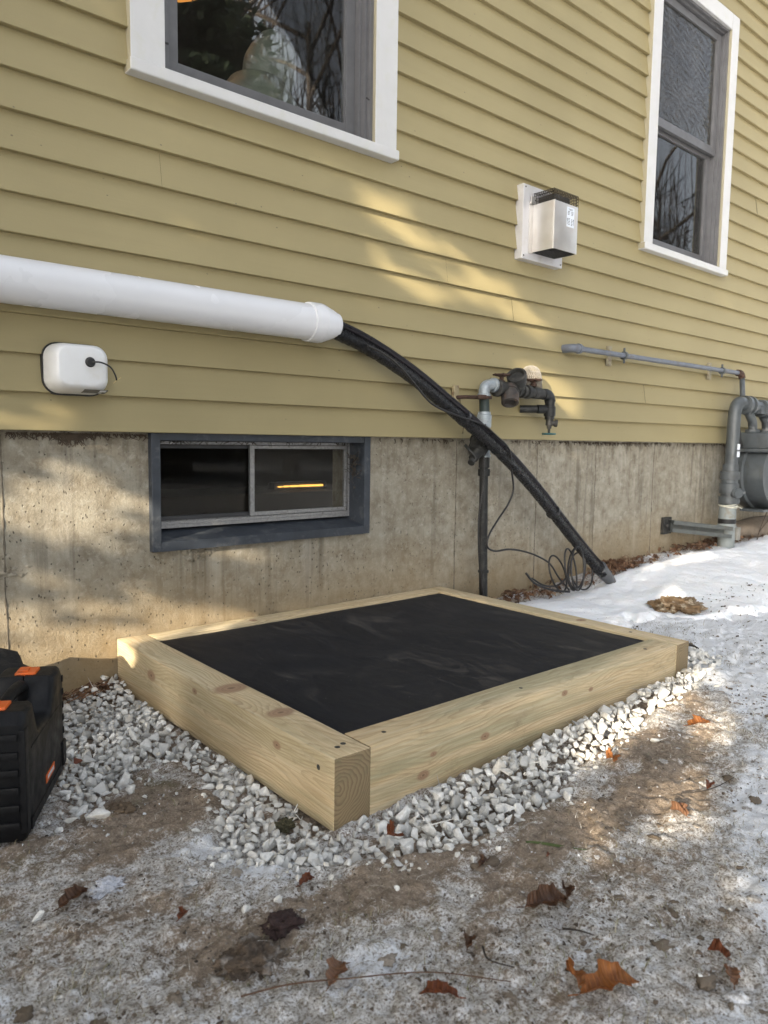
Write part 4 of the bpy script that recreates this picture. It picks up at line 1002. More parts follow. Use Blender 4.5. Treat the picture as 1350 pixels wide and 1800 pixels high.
# loose thin cable with coil
cb = thing('signal_cable', 'thin black cable drooping from the bundle into a loose coil on the snow', 'cable', (2.8, 2.04, .08))
bm = NB()
seg1 = [(1.72, 2.105, 1.105), (1.78, 2.075, 1.075), (1.835, 2.05, 1.03), (1.90, 2.045, .975), (1.995, 2.045, .905), (2.13, 2.04, .865), (2.26, 2.028, .835), (2.33, 2.012, .79), (2.41, 2.01, .735), (2.45, 2.03, .66), (2.487, 2.045, .565), (2.46, 2.05, .50), (2.40, 2.05, .44), (2.345, 2.05, .378), (2.335, 2.05, .33), (2.385, 2.05, .306), (2.47, 2.05, .306), (2.555, 2.05, .293), (2.65, 2.04, .265), (2.74, 2.03, .22), (2.80, 2.02, .15), (2.87, 2.01, .085)]
tube(bm, cr(seg1, 8), .0042, 10)
for (ccx, rx, rz, tl, yy_) in ((2.79, .055, .085, .35, 2.02), (2.86, .04, .095, .05, 2.00), (2.95, .06, .10, -.45, 2.03), (3.02, .09, .085, -.75, 2.05), (2.90, .045, .10, -.25, 1.99)):
    pts = []
    for i in range(37):
        an = 2*math.pi*i/36; u = math.cos(an)*rx; v = math.sin(an)*rz
        x_ = u*math.cos(tl)-v*math.sin(tl); z_ = u*math.sin(tl)+v*math.cos(tl)
        pts.append((ccx+x_, yy_+.02*math.sin(an+tl), .085+rz*math.cos(tl)*.95+z_+.01))
    tube(bm, pts, .0042, 10, cap=False)
tube(bm, cr([(2.56, 2.02, .197), (2.60, 2.01, .155), (2.66, 2.0, .125), (2.73, 1.98, .105), (2.80, 1.96, .095)], 6), .005, 10)
tube(bm, cr([(2.60, 2.02, .17), (2.68, 2.01, .13), (2.78, 2.01, .12), (2.84, 2.0, .16), (2.85, 2.0, .2)], 6), .0042, 10)
obj('cable', bm, CABLE, cb, smooth=True)
bm = NB(); lathe(bm, (2.90, 2.005, .085), (0, 0, 1), [(0, .016), (.006, .016)], 12); obj('tie', bm, BLACKP, cb)

# ------------------------------------------------------------------ white wall box with cable stub
cg = thing('wall_box', 'rounded white plastic box on the siding with a short black cable stub', 'box', (.72, 2.205, .95))
def roundrect(cx, cz, hw, hh, r, n=8):
    out = []
    for (sx, sz, a0) in ((1, 1, 0), (-1, 1, 90), (-1, -1, 180), (1, -1, 270)):
        for i in range(n+1):
            an = R(a0+90*i/n); out.append((cx+sx*(hw-r)+r*math.cos(an), cz+sz*(hh-r)+r*math.sin(an)))
    return out
def loft(bm, secs):
    rings = [[bm.verts.new((x, y, z)) for x, z in pts] for y, pts in secs]
    for a_, b_ in zip(rings, rings[1:]):
        for i in range(len(a_)): bm.faces.new((a_[i], a_[(i+1) % len(a_)], b_[(i+1) % len(a_)], b_[i]))
    bm.faces.new(rings[0]); bm.faces.new(list(reversed(rings[-1]))); bmesh.ops.recalc_face_normals(bm, faces=bm.faces[:])
bm = NB(); cx, cz = .720, .952; S = []
for i in range(15):
    t = i/14; y_ = 2.196-.088*math.sin(t*math.pi/2); k_ = 1-math.cos(t*math.pi/2)
    S.append((y_, roundrect(cx-.010*k_, cz+.004*k_, .083-.027*k_, .069-.020*k_, .040-.012*k_)))
loft(bm, S); obj('cover', bm, PLASTIC_W, cg, smooth=True, sharp=60)
bm = NB(); loft(bm, [(2.212, roundrect(cx, cz, .086, .073, .042)), (2.195, roundrect(cx, cz, .086, .073, .042))]); obj('back_plate', bm, BLACKP, cg)
bm = NB(); gx, gzz, gy = .735, .968, 2.116
lathe(bm, (gx, 2.118, gzz), (0, -1, 0), [(0, .014), (.012, .014), (.016, .011), (.020, .010), (.021, .004)], 20); obj('gland', bm, BLACKP, cg, smooth=True, sharp=35)
bm = NB(); tube(bm, cr([(gx, 2.10, gzz), (gx+.02, 2.082, gzz-.001), (gx+.045, 2.080, gzz-.012), (gx+.060, 2.085, gzz-.032), (gx+.066, 2.09, gzz-.046)], 6), .0024, 8); obj('cable_stub', bm, CABLE, cg, smooth=True)
bm = NB(); e_ = Vector((gx+.066, 2.09, gzz-.046)); tube(bm, [e_, e_+Vector((.012, 0, .008))], .0011, 6); tube(bm, [e_, e_+Vector((-.010, 0, -.010))], .0011, 6); obj('bare_wire', bm, simple('copper_wire', (.55, .42, .2), .35, .8), cg)
# sticker follows the lower curve of the cover
def surf(u, v):   # u along x, v: 0 at the front .. 1 at the rim, underside of the cover
    th = v*math.pi/2; k_ = 1-math.cos(math.pi/2-th); y_ = 2.196-.088*math.sin(math.pi/2-th)
    return Vector((u, y_-.0006, cz+.004*k_-(.069-.020*k_)-.0006))
bm = NB(); vs2 = [[bm.verts.new(surf(.722+.066*i/8, .34+.34*j/5)) for i in range(9)] for j in range(6)]
for j in range(5):
    for i in range(8): bm.faces.new((vs2[j][i], vs2[j][i+1], vs2[j+1][i+1], vs2[j+1][i]))
obj('rating_label', bm, INKG, cg)
bm = NB()
for (u0, u1, v0, v1) in ((.766, .784, .36, .50), (.766, .776, .54, .62), (.726, .762, .62, .64)):
    bm.faces.new([bm.verts.new(surf(u, v)+Vector((0, -.0004, -.0006))) for u, v in ((u0, v0), (u1, v0), (u1, v1), (u0, v1))])
obj('label_print', bm, PAPER, cg)

# ------------------------------------------------------------------ steel vent
vt = thing('wall_vent', 'square stainless steel wall vent hood on a white mounting plate', 'vent', (2.8, 2.2, 1.72))
bm = NB(); box(bm, 2.650, 2.945, 2.172, 2.215, 1.578, 1.898, .002); obj('mounting_plate', bm, PLATE, vt)
hx0, hx1, hy0, hz0, hz1 = 2.712, 2.884, 2.05, 1.610, 1.815
bm = NB(); tk = .003
box(bm, hx0, hx0+tk, hy0+.006, 2.171, hz0, hz1, .0008); box(bm, hx1-tk, hx1, hy0+.006, 2.171, hz0, hz1, .0008)
box(bm, hx0+.001, hx1-.001, hy0, hy0+tk, hz0+.001, hz1-.001, .0008)
tube(bm, [(hx0+.0042, hy0+.0042, hz0), (hx0+.0042, hy0+.0042, hz1)], .0042, 12); tube(bm, [(hx1-.0042, hy0+.0042, hz0), (hx1-.0042, hy0+.0042, hz1)], .0042, 12)
obj('hood', bm, STEEL, vt, smooth=True, sharp=40)
bm = NB(); box(bm, hx0-.022, hx0-.0005, 2.166, 2.1715, hz0-.004, hz1+.012, .0006); box(bm, hx0-.020, hx0+.024, 2.160, 2.166, hz1+.004, hz1+.034, .0006); obj('bracket', bm, STEEL, vt)
bm = NB(); box(bm, hx0+.035, hx1-.030, hy0+.025, 2.165, hz0+.03, hz1+.038, .003); obj('baffle', bm, simple('dark_baffle', (.035, .035, .035), .6), vt)
bm = NB()
def wires(bm, p0, u, v, nu, nv, r):
    p0, u, v = Vector(p0), Vector(u), Vector(v)
    for i in range(nu+1): tube(bm, [p0+u*i/nu, p0+u*i/nu+v], r, 5)
    for j in range(nv+1): tube(bm, [p0+v*j/nv, p0+v*j/nv+u], r, 5)
mz = hz1+.052
wires(bm, (hx0+.01, hy0+.012, hz1-.01), (hx1-hx0+.006, 0, 0), (0, 0, .062), 15, 5, .0012)
wires(bm, (hx0+.01, hy0+.012, mz), (hx1-hx0+.006, 0, 0), (0, .118, 0), 15, 10, .0012)
wires(bm, (hx0+.01, hy0+.012, hz1-.01), (0, .118, 0), (0, 0, .062), 10, 5, .0012); wires(bm, (hx1+.016, hy0+.012, hz1-.01), (0, .118, 0), (0, 0, .062), 10, 5, .0012)
obj('top_guard', bm, MESHM, vt)
bm = NB(); wires(bm, (hx0+.004, hy0+.006, hz0+.002), (hx1-hx0-.008, 0, 0), (0, .115, 0), 16, 11, .0011); obj('bottom_guard', bm, BLACKP, vt)
for sx, sz in ((2.664, 1.886), (2.662, 1.592), (2.932, 1.592), (2.932, 1.886), (hx0-.012, hz0+.004), (hx0+.006, hz1+.02)):
    bm = NB(); lathe(bm, (sx, 2.1725 if sz < 1.83 or sz > 1.84 else 2.16, sz), (0, -1, 0), [(0, .0035), (.002, .0035), (.003, .002)], 10)
    obj('screw', bm, IRON, vt)
bm = NB(); lx0, lx1, lz0, lz1 = 2.800, 2.856, 1.718, 1.803; yl = hy0-.0006; bm.faces.new([bm.verts.new(p) for p in ((lx0, yl, lz0), (lx1, yl, lz0), (lx1, yl, lz1), (lx0, yl, lz1))]); lab = obj('warning_label', bm, PAPER, vt)
bm = NB(); yl -= .0005
def bar(x0, x1, z0, z1): bm.faces.new([bm.verts.new(p) for p in ((x0, yl, z0), (x1, yl, z0), (x1, yl, z1), (x0, yl, z1))])
bar(2.812, 2.844, 1.7935, 1.7955); bar(2.816, 2.840, 1.7895, 1.7910)
for c_, w_ in ((2.815, .008), (2.841, .008)):
    for q in range(3): bar(c_-w_, c_+w_-.002*q, 1.782-.006*q, 1.7845-.006*q)
for ax_, up_ in ((2.806, .752), (2.850, .746)):
    bar(ax_-.0012, ax_+.0012, 1.728, 1.748); bm.faces.new([bm.verts.new(p) for p in ((ax_-.0035, yl, 1.748), (ax_+.0035, yl, 1.748), (ax_, yl, 1.757))])
for q in range(5): bar(2.812, 2.824-.002*(q % 2), 1.728+.0062*q, 1.7305+.0062*q); bar(2.832, 2.844-.002*((q+1) % 2), 1.726+.0062*q, 1.7285+.0062*q)
obj('label_print', bm, INK, vt)

# ------------------------------------------------------------------ irrigation pipework
ir = thing('backflow_valve', 'dark irrigation backflow pipework rising from the ground to a spigot on the siding', 'pipework', (2.40, 2.13, .06))
ry = 2.130
bm = NB(); tube(bm, [(2.412, ry, .03), (2.400, ry, .30), (2.390, ry, .66)], .0185, 20); obj('riser', bm, PVCG, ir, smooth=True, sharp=50)
for zz_, rr_, hh_ in ((.62, .026, .03), (.655, .0235, .045), (.20, .0235, .012)):
    bm = NB(); lathe(bm, (2.392 if zz_ > .3 else 2.405, ry, zz_), (0, 0, 1), [(0, rr_-.002), (.002, rr_), (hh_-.002, rr_), (hh_, rr_-.002)], 20)
    obj('coupling', bm, PVCG, ir, smooth=True, sharp=35)
bm = NB(); lathe(bm, (2.388, ry, .70), (0, 0, 1), [(0, .029), (.008, .030), (.012, .026), (.05, .026), (.054, .031), (.062, .031)], 20); obj('galvanised_collar', bm, GALV, ir, smooth=True, sharp=35)
bm = NB(); lathe(bm, (2.384, ry, .826), (0, 0, 1), [(0, .030), (.004, .031), (.052, .031), (.056, .027), (.066, .027)], 20); obj('galvanised_collar', bm, GALV, ir, smooth=True, sharp=35)
bm = NB(); tube(bm, [(2.388, ry, .76), (2.386, ry, .83)], .024, 18); obj('nipple', bm, PVCG, ir, smooth=True, sharp=50)
bm = NB(); tube(bm, [(2.386, ry, .89), (2.380, ry, .955)], .0215, 20); obj('upper_riser', bm, simple('dark_green_pipe', (.025, .04, .037), .5), ir, smooth=True, sharp=50)
# strainer body pointing down and left
bm = NB(); ax = Vector((-.75, -.30, -.62)); lathe(bm, (2.390, ry, .795), ax, [(0, .036), (.022, .040), (.024, .049), (.052, .050), (.054, .043), (.060, .042), (.118, .036), (.122, .026), (.132, .024), (.160, .020), (.162, .013), (.180, .012), (.182, .015), (.192, .014)], 28)
obj('strainer', bm, PVCG, ir, smooth=True, sharp=30)
bm = NB(); u_ = ax.normalized(); sv = u_.orthogonal().normalized(); tv = u_.cross(sv)
for k_ in range(14):
    an = k_*2*math.pi/14; dr = sv*math.cos(an)+tv*math.sin(an); tube(bm, [Vector((2.390, ry, .795))+u_*.062+dr*.0420, Vector((2.390, ry, .795))+u_*.114+dr*.0368], .0022, 6)
tube(bm, cr([Vector((2.390, ry, .795))+u_*.19, Vector((2.262, 2.06, .700)), Vector((2.245, 2.08, .73)), Vector((2.25, 2.11, .75))], 6), .006, 8)
obj('strainer_rib', bm, PVCG, ir, smooth=True)
# galvanised elbow
bm = NB(); lathe(bm, (2.380, ry, .950), (0, 0, 1), [(0, .028), (.002, .029), (.016, .029), (.018, .026)], 20)
P = cr([(2.380, ry, .962), (2.381, ry, .985), (2.392, ry, 1.001), (2.412, ry-.004, 1.006), (2.428, ry-.006, 1.006)], 5); tube(bm, P, .0235, 20)
lathe(bm, (2.424, ry-.006, 1.006), (1, 0, 0), [(0, .027), (.002, .031), (.014, .031), (.016, .028)], 20); obj('elbow', bm, GALV, ir, smooth=True, sharp=40)
hz = .995; hy = 2.115
bm = NB()
lathe(bm, (2.436, hy, hz), (1, 0, -.03), [(0, .033), (.003, .037), (.018, .037), (.020, .033), (.075, .031), (.077, .027), (.10, .027), (.102, .034), (.116, .034), (.118, .024), (.135, .024), (.137, .030), (.148, .030), (.150, .021), (.168, .021), (.170, .029), (.184, .029), (.186, .022), (.20, .022), (.202, .030), (.222, .030), (.224, .023), (.25, .023), (.252, .026), (.30, .026), (.301, .022), (.350, .022)], 22)
obj('valve_body', bm, IRON, ir, smooth=True, sharp=30)
bm = NB(); lathe(bm, (2.515, hy-.01, hz+.01), (-.35, -.35, -.85), [(0, .030), (.02, .034), (.022, .030), (.04, .030), (.042, .039), (.085, .037), (.088, .028), (.075, .024)], 26); obj('relief_port', bm, simple('relief_port_rust', (.045, .04, .037), .7, 0, .4, 40, .001, dirt=(.09, .05, .03), ds=18), ir, smooth=True, sharp=30)
bm = NB(); lathe(bm, (2.585, hy-.005, hz+.005), (-.62, -.3, .62), [(0, .026), (.02, .030), (.03, .037), (.055, .038), (.057, .043), (.082, .043), (.084, .034), (.066, .030)], 26); obj('vent_cap', bm, IRON, ir, smooth=True, sharp=30)
for (hx_, hzt) in ((2.472, 1.030), (2.690, 1.022)):
    bm = NB(); lathe(bm, (hx_, hy, hz+.02), (0, 0, 1), [(0, .016), (.012, .015), (.014, .010), (hzt-hz-.004, .009), (hzt-hz, .013), (hzt-hz+.005, .012)], 14)
    wz = hzt+.018
    for k_ in range(5):
        an = k_*2*math.pi/5+.3; tube(bm, [(hx_, hy, wz-.004), (hx_+.016*math.cos(an), hy+.016*math.sin(an), wz), (hx_+.034*math.cos(an), hy+.034*math.sin(an), wz+.005)], [.005, .004, .0055], 7)
    tube(bm, [(hx_+.036*math.cos(t), hy+.036*math.sin(t), wz+.004) for t in [i*2*math.pi/20 for i in range(21)]], .0032, 7, cap=False)
    obj('valve_handle', bm, RUST, ir, smooth=True, sharp=50)
# wire mesh basket
bm = NB(); bc = Vector((2.735, 2.165, .985)); prof = [(-.02, .052), (0, .056), (.03, .058), (.06, .058), (.09, .053), (.110, .044), (.122, .030), (.128, .010)]
def bp(an, k_): 
    d, r_ = prof[k_]; j = .0022*noise.noise(Vector((an*5, k_*3, 0))); return bc+Vector(((r_+j)*math.cos(an)+.10*max(d, 0)*-.2, (r_*.75+j)*math.sin(an), d))
for k_ in range(34):
    for sgn in (1, -1): tube(bm, [bp(k_*2*math.pi/34+sgn*q*.16, q) for q in range(len(prof))], .0010, 4)
obj('wire_basket', bm, MESHL, ir)
bm = NB(); lathe(bm, (2.735, 2.165, .97), (0, 0, 1), [(0, .050), (.05, .052), (.085, .046), (.105, .030)], 20); obj('basket_lining', bm, simple('pale_fibre', (.17, .15, .12), .95, 0, .4, 50, .004), ir, smooth=True)
# drop leg and spigot
ex_ = 2.79
bm = NB(); tube(bm, cr([(ex_-.03, hy, .984), (ex_-.005, hy, .985), (ex_+.017, hy, .974), (ex_+.024, hy, .953)], 5), .0245, 18); lathe(bm, (ex_+.024, hy, .962), (0, 0, -1), [(0, .026), (.008, .026), (.009, .0225), (.03, .0225), (.031, .027), (.075, .027), (.076, .022), (.09, .022)], 20); obj('drop_pipe', bm, PVCG, ir, smooth=True, sharp=35)
bm = NB(); tube(bm, [(ex_+.024, hy, .918), (ex_-.03, hy+.03, .918)], .020, 16); tube(bm, [(ex_-.03, hy+.03, .918), (ex_-.085, 2.20, .918)], .0175, 16); obj('stub_pipe', bm, PVCG, ir, smooth=True, sharp=50)
bm = NB(); lathe(bm, (ex_+.024, hy, .875), (0, 0, -1), [(0, .016), (.03, .017), (.032, .012), (.045, .010), (.046, .006), (.07, .005)], 16); lathe(bm, (ex_+.024, hy, .858), (.75, -.65, -.1), [(0, .012), (.024, .013), (.025, .017), (.036, .017), (.037, .012), (.022, .010)], 16); obj('spigot', bm, IRON, ir, smooth=True, sharp=35)
bm = NB(); cz_ = .806
for k_ in range(4):
    an = k_*math.pi/2+.4; tube(bm, [(ex_+.024, hy, cz_), (ex_+.024+.022*math.cos(an), hy+.022*math.sin(an), cz_)], .0028, 7)
tube(bm, [(ex_+.024+.027*math.cos(t)*(1+.06*math.cos(6*t)), hy+.027*math.sin(t)*(1+.06*math.cos(6*t)), cz_) for t in [i*2*math.pi/36 for i in range(37)]], .0042, 8, cap=False); obj('spigot_handle', bm, GREENH, ir, smooth=True)
# rusty clamp and bracket
bm = NB(); lathe(bm, (2.381, ry, .945), (0, 0, 1), [(0, .025), (.001, .033), (.012, .033), (.013, .025)], 20); tube(bm, [(2.35, ry, .951), (2.30, 2.16, .951), (2.275, 2.20, .950)], .008, 8); tube(bm, [(2.36, ry-.03, .951), (2.33, ry-.01, .951)], .010, 8); obj('pipe_clamp', bm, RUST, ir, smooth=True, sharp=50)
bm = NB(); box(bm, 2.262, 2.290, 2.190, 2.206, .925, 1.0, .002); obj('wall_bracket', bm, simple('painted_bracket', (.30, .25, .15), .7, 0, .3, 40, .001, dirt=(.14, .07, .04), ds=30), ir)
bm = NB(); tube(bm, cr([(2.36, 2.10, .84), (2.352, 2.10, .76), (2.362, 2.105, .60), (2.345, 2.11, .45), (2.350, 2.11, .30), (2.375, 2.11, .15), (2.40, 2.11, .06)], 8), .0035, 8); obj('tracer_wire', bm, CABLE, ir, smooth=True)
bm = NB(); tube(bm, cr([(2.30, 2.195, .95), (2.31, 2.19, .90), (2.325, 2.19, .86), (2.33, 2.2, .80)], 6), .003, 8); obj('bonding_wire', bm, simple('tan_wire', (.26, .21, .12), .6), ir, smooth=True)

# ------------------------------------------------------------------ gas pipe on the wall
gp = thing('gas_pipe', 'thin blue grey pipe clamped level along the siding toward the meter', 'pipe', (3.9, 2.15, 1.22))
bm = NB(); tube(bm, [(3.03, 2.148, 1.218), (4.80, 2.148, 1.222)], .0135, 16); obj('pipe', bm, GASL, gp, smooth=True, sharp=50)
bm = NB(); tube(bm, cr([(3.085, 2.148, 1.218), (3.045, 2.148, 1.218), (3.028, 2.155, 1.218), (3.025, 2.175, 1.218), (3.025, 2.212, 1.218)], 5), .0205, 18); lathe(bm, (3.06, 2.148, 1.218), (1, 0, 0), [(0, .021), (.001, .024), (.016, .024), (.017, .020)], 18); obj('elbow', bm, GASL, gp, smooth=True, sharp=40)
for xx in (3.46, 4.55):
    bm = NB(); lathe(bm, (xx, 2.148, 1.219), (1, 0, 0), [(0, .014), (.001, .022), (.014, .022), (.015, .014)], 16)
    tube(bm, [(xx+.007, 2.148, 1.24), (xx+.007, 2.148, 1.258)], .006, 8); tube(bm, [(xx+.007, 2.148, 1.198), (xx+.007, 2.148, 1.18)], .006, 8); obj('clamp', bm, GASG, gp, smooth=True, sharp=40)
    bm = NB(); box(bm, xx-.070, xx-.040, 2.190, 2.205, 1.165, 1.265, .002); tube(bm, [(xx-.055, 2.19, 1.23), (xx-.01, 2.165, 1.225)], .006, 8); obj('wall_plate', bm, simple('tan_plate', (.30, .27, .19), .7, 0, .3, 50, .001, dirt=(.13, .07, .04), ds=40), gp)
bm = NB(); tube(bm, cr([(4.77, 2.148, 1.222), (4.80, 2.148, 1.222), (4.818, 2.146, 1.212), (4.822, 2.142, 1.19)], 5), .021, 16); obj('elbow', bm, RUST, gp, smooth=True)
bm = NB(); tube(bm, [(4.822, 2.142, 1.195), (4.815, 2.125, 1.02), (4.815, 2.12, .98)], .0165, 14); obj('drop_pipe', bm, GASG, gp, smooth=True)

# ------------------------------------------------------------------ gas meter
gm_ = thing('gas_meter', 'grey gas meter on a tall hooked riser at the right edge', 'gas meter', (4.65, 2.08, .16))
my = 2.085
bm = NB(); tube(bm, cr([(4.612, my, .58), (4.615, my, .80), (4.618, my, .94), (4.636, my, .998), (4.672, my, 1.028), (4.712, my, 1.030), (4.745, my, 1.018)], 8), .0375, 22); obj('gooseneck', bm, GASG, gm_, smooth=True)
bm = NB(); lathe(bm, (4.60, my, .40), (0.02, 0, 1), [(0, .05), (.01, .058), (.05, .058), (.052, .048), (.068, .048), (.07, .056), (.085, .058), (.13, .058), (.135, .05), (.155, .05), (.157, .058), (.205, .058), (.207, .047), (.25, .045)], 18)
lathe(bm, (4.60, my-.03, .475), (-.5, -.85, 0), [(0, .034), (.04, .034), (.042, .028), (.05, .028)], 18); lathe(bm, (4.64, my-.03, .475), (.35, -.85, 0), [(0, .030), (.03, .030), (.032, .018), (.05, .016)], 14); lathe(bm, (4.61, my-.04, .425), (-.3, -.9, 0), [(0, .02), (.02, .018), (.022, .01)], 12)
obj('shutoff_valve', bm, GASG, gm_, smooth=True, sharp=35)
bm = NB(); tube(bm, [(4.605, my, .02), (4.600, my, .265)], [.052, .048], 22); lathe(bm, (4.600, my, .262), (0, 0, 1), [(0, .055), (.01, .056), (.018, .051), (.14, .050)], 22); slv = obj('sleeve', bm, SLEEVE, gm_, smooth=True, sharp=40)
bm = NB(); lathe(bm, (4.600, my, .285), (0, 0, 1), [(0, .0512), (.001, .0525), (.028, .0525), (.029, .0512)], 22); obj('black_band', bm, BLACKP, slv, smooth=True, sharp=40)
bm = NB()
for k_ in range(3): tube(bm, [(4.600+.053*math.cos(t), my+.053*math.sin(t), .392+.006*k_+.008*math.sin(t+k_)) for t in [i*2*math.pi/20 for i in range(21)]], .0028, 6, cap=False)
tube(bm, [(4.60, my-.055, .395), (4.66, my-.06, .378)], .0028, 6); obj('string', bm, simple('pale_string', (.62, .60, .50), .9), slv)
bm = NB(); box(bm, 4.635, 4.675, my-.055, my-.02, .18, .26, .003); obj('angle_clip', bm, simple('clip_grey', (.26, .25, .22), .7), slv)
bm = NB(); 
for z_ in (.695, .74): box(bm, 4.598, 4.634, my-.0392, my-.0382, z_, z_+.035)
obj('riser_label', bm, PAPER, gm_)
bm = NB()
lathe(bm, (4.735, my, 1.020), (1, -.1, -.08), [(0, .05), (.002, .058), (.03, .058), (.032, .045), (.05, .045), (.052, .062), (.075, .060), (.08, .042), (.19, .040), (.192, .056), (.24, .058), (.26, .05), (.262, .06), (.30, .06), (.302, .045), (.75, .045)], 18)
box(bm, 4.86, 4.98, my-.06, my+.02, .965, 1.02, .008)
for xx in (4.800, 5.00):
    tube(bm, cr([(xx, my-.01, .985), (xx+.005, my-.012, .955), (xx+.035, my-.015, .925), (xx+.05, my-.015, .89), (xx+.05, my-.015, .865)], 5), .027, 14); lathe(bm, (xx+.05, my-.015, .850), (0, 0, 1), [(0, .045), (.004, .047), (.018, .045), (.02, .03)], 8)
obj('inlet_manifold', bm, GASG, gm_, smooth=True, sharp=35)
bm = NB(); tube(bm, cr([(4.72, 2.10, .98), (4.715, 2.10, .90), (4.735, 2.10, .82), (4.775, 2.10, .76)], 6), .011, 10); obj('vent_tube', bm, BLACKP, gm_, smooth=True)
# meter body: cast case with a bolted round cover
bm = NB(); box(bm, 4.80, 5.42, my-.14, my+.08, .745, .85, .02, 3); box(bm, 4.795, 5.43, my-.15, my+.09, .725, .748, .006)
obj('meter_head', bm, GASG, gm_, smooth=True, sharp=35)
bm = NB(); lathe(bm, (5.12, my+.10, .59), (0, -1, 0), [(0, .22), (.02, .245), (.09, .25), (.10, .24), (.22, .24)], 40)
for v in bm.verts:
    if v.co.z > .725: v.co.z = .725
    v.co.x = 5.12+(v.co.x-5.12)*1.38
obj('meter_case', bm, GASG, gm_, smooth=True, sharp=35)
bm = NB(); lathe(bm, (5.16, my-.115, .585), (0, -1, 0), [(0, .21), (.001, .232), (.018, .232), (.019, .205), (.05, .190), (.075, .12), (.08, .05)], 40); cv = obj('round_cover', bm, simple('meter_cover', (.12, .145, .165), .4, .05, .1, 20, .0005), gm_, smooth=True, sharp=35)
for k_ in range(16):
    bm = NB(); an = k_*2*math.pi/16; lathe(bm, (5.16+.218*math.cos(an), my-.132, .585+.218*math.sin(an)), (0, -1, 0), [(0, .012), (.012, .012), (.013, .006)], 8)
    obj('bolt', bm, SASHD, cv)
bm = NB(); box(bm, 4.86, 5.0, my-.156, my-.1515, .705, .722); obj('number_plate', bm, simple('number_plate_cream', (.6, .58, .46), .5), gm_)
bm = NB()
for q in range(6): box(bm, 4.87+.018*q+(.008 if q > 2 else 0), 4.880+.018*q+(.008 if q > 2 else 0), my-.1575, my-.1563, .709, .718)
obj('plate_digits', bm, INK, gm_)
bm = NB(); box(bm, 5.12, 5.30, my-.215, my-.205, .50, .66, .002); obj('cover_label', bm, PAPER, gm_)
bm = NB(); box(bm, 5.03, 5.055, my-.155, my-.141, .775, .80, .004); obj('pink_seal', bm, REDP, gm_)
bm = NB(); box(bm, 4.88, 5.36, my-.10, my+.05, .345, .362, .003); obj('foot', bm, GASG, gm_)
bm = NB(); tube(bm, cr([(5.18, 2.08, .34), (5.12, 2.07, .30), (5.08, 2.08, .22), (5.06, 2.09, .14)], 6), .003, 6); tube(bm, cr([(5.20, 2.08, .34), (5.15, 2.06, .28), (5.07, 2.08, .20), (5.065, 2.09, .14)], 6), .003, 6); obj('ground_wire', bm, simple('wire_brown', (.07, .05, .035), .6), gm_)
# channel bracket at the wall foot
ch = thing('steel_channel', 'grey galvanised steel channel sticking out from the foundation behind the riser', 'bracket', (4.4, 2.2, .27))
bm = NB(); c0 = Vector((4.16, 2.235, .285)); c1_ = Vector((4.57, 2.07, .235)); d = (c1_-c0).normalized(); s_ = d.cross(Vector((0, 0, 1))).normalized(); u_ = s_.cross(d)
def obox(bm, c0, c1, s_, u_, a0, a1, b0, b1):
    vs_ = [bm.verts.new(c+s_*a+u_*b) for c in (c0, c1) for a, b in ((a0, b0), (a1, b0), (a1, b1), (a0, b1))]
    for q in ((0, 3, 2, 1), (4, 5, 6, 7), (0, 1, 5, 4), (1, 2, 6, 5), (2, 3, 7, 6), (3, 0, 4, 7)): bm.faces.new([vs_[i] for i in q])
obox(bm, c0, c1_, s_, u_, -.004, .0, -.035, .035); obox(bm, c0, c1_, s_, u_, 0, .045, -.035, -.031); obox(bm, c0, c1_, s_, u_, 0, .045, .031, .035); obox(bm, c0, c1_, s_, u_, .0449, .048, -.035, -.012); obox(bm, c0, c1_, s_, u_, .0449, .048, .012, .035)
bmesh.ops.recalc_face_normals(bm, faces=bm.faces[:]); obj('channel', bm, simple('channel_grey', (.12, .13, .125), .55, .3, .25, 30, .001, dirt=(.12, .11, .09), ds=16), ch)
bm = NB(); box(bm, 4.10, 4.19, 2.228, 2.247, .235, .335, .003); lathe(bm, (4.125, 2.228, .285), (0, -1, 0), [(0, .012), (.012, .012)], 6); obj('base_plate', bm, IRON, ch)

# ------------------------------------------------------------------ black tool case
CO = Vector((.363, 1.437, .0)); du = Vector((.489, .872, 0)).normalized(); dn = Vector((-du.y, du.x, 0)); LEN, THK, HT = .325, .118, .250
case = thing('tool_case', 'black plastic power tool case with orange latches standing beside the gravel', 'case', tuple(CO))
def cpt(u, n, z): return CO+du*u+dn*n+Vector((0, 0, z))
def cbox(bm, u0, u1, n0, n1, z0, z1, bev=.004, seg=3):
    t = bmesh.new(); bmesh.ops.create_cube(t, size=1)
    for v in t.verts: v.co = Vector((u0 if v.co.x < 0 else u1, n0 if v.co.y < 0 else n1, z0 if v.co.z < 0 else z1))
    if bev: bmesh.ops.bevel(t, geom=t.edges[:], offset=bev, segments=seg, profile=.6, affect='EDGES')
    for v in t.verts: v.co = cpt(*v.co)
    join(bm, t)
def outline(ins):
    # side profile of the shell in (u,z): rounded box with a notch for the handle
    P = [(0+ins, .02+ins), (.012+ins, ins), (LEN-.012-ins, ins), (LEN-ins, .012+ins), (LEN-ins, HT-.02-ins), (LEN-.02-ins, HT-ins), (.236+ins, HT-ins), (.229+ins, HT-.012-ins), (.212, .190-ins), (.198, .180-ins), (.112, .180-ins), (.098, .190-ins), (.084-ins, HT-.012-ins), (.078-ins, HT-ins), (.02+ins, HT-ins), (ins, HT-.02-ins)]
    return P
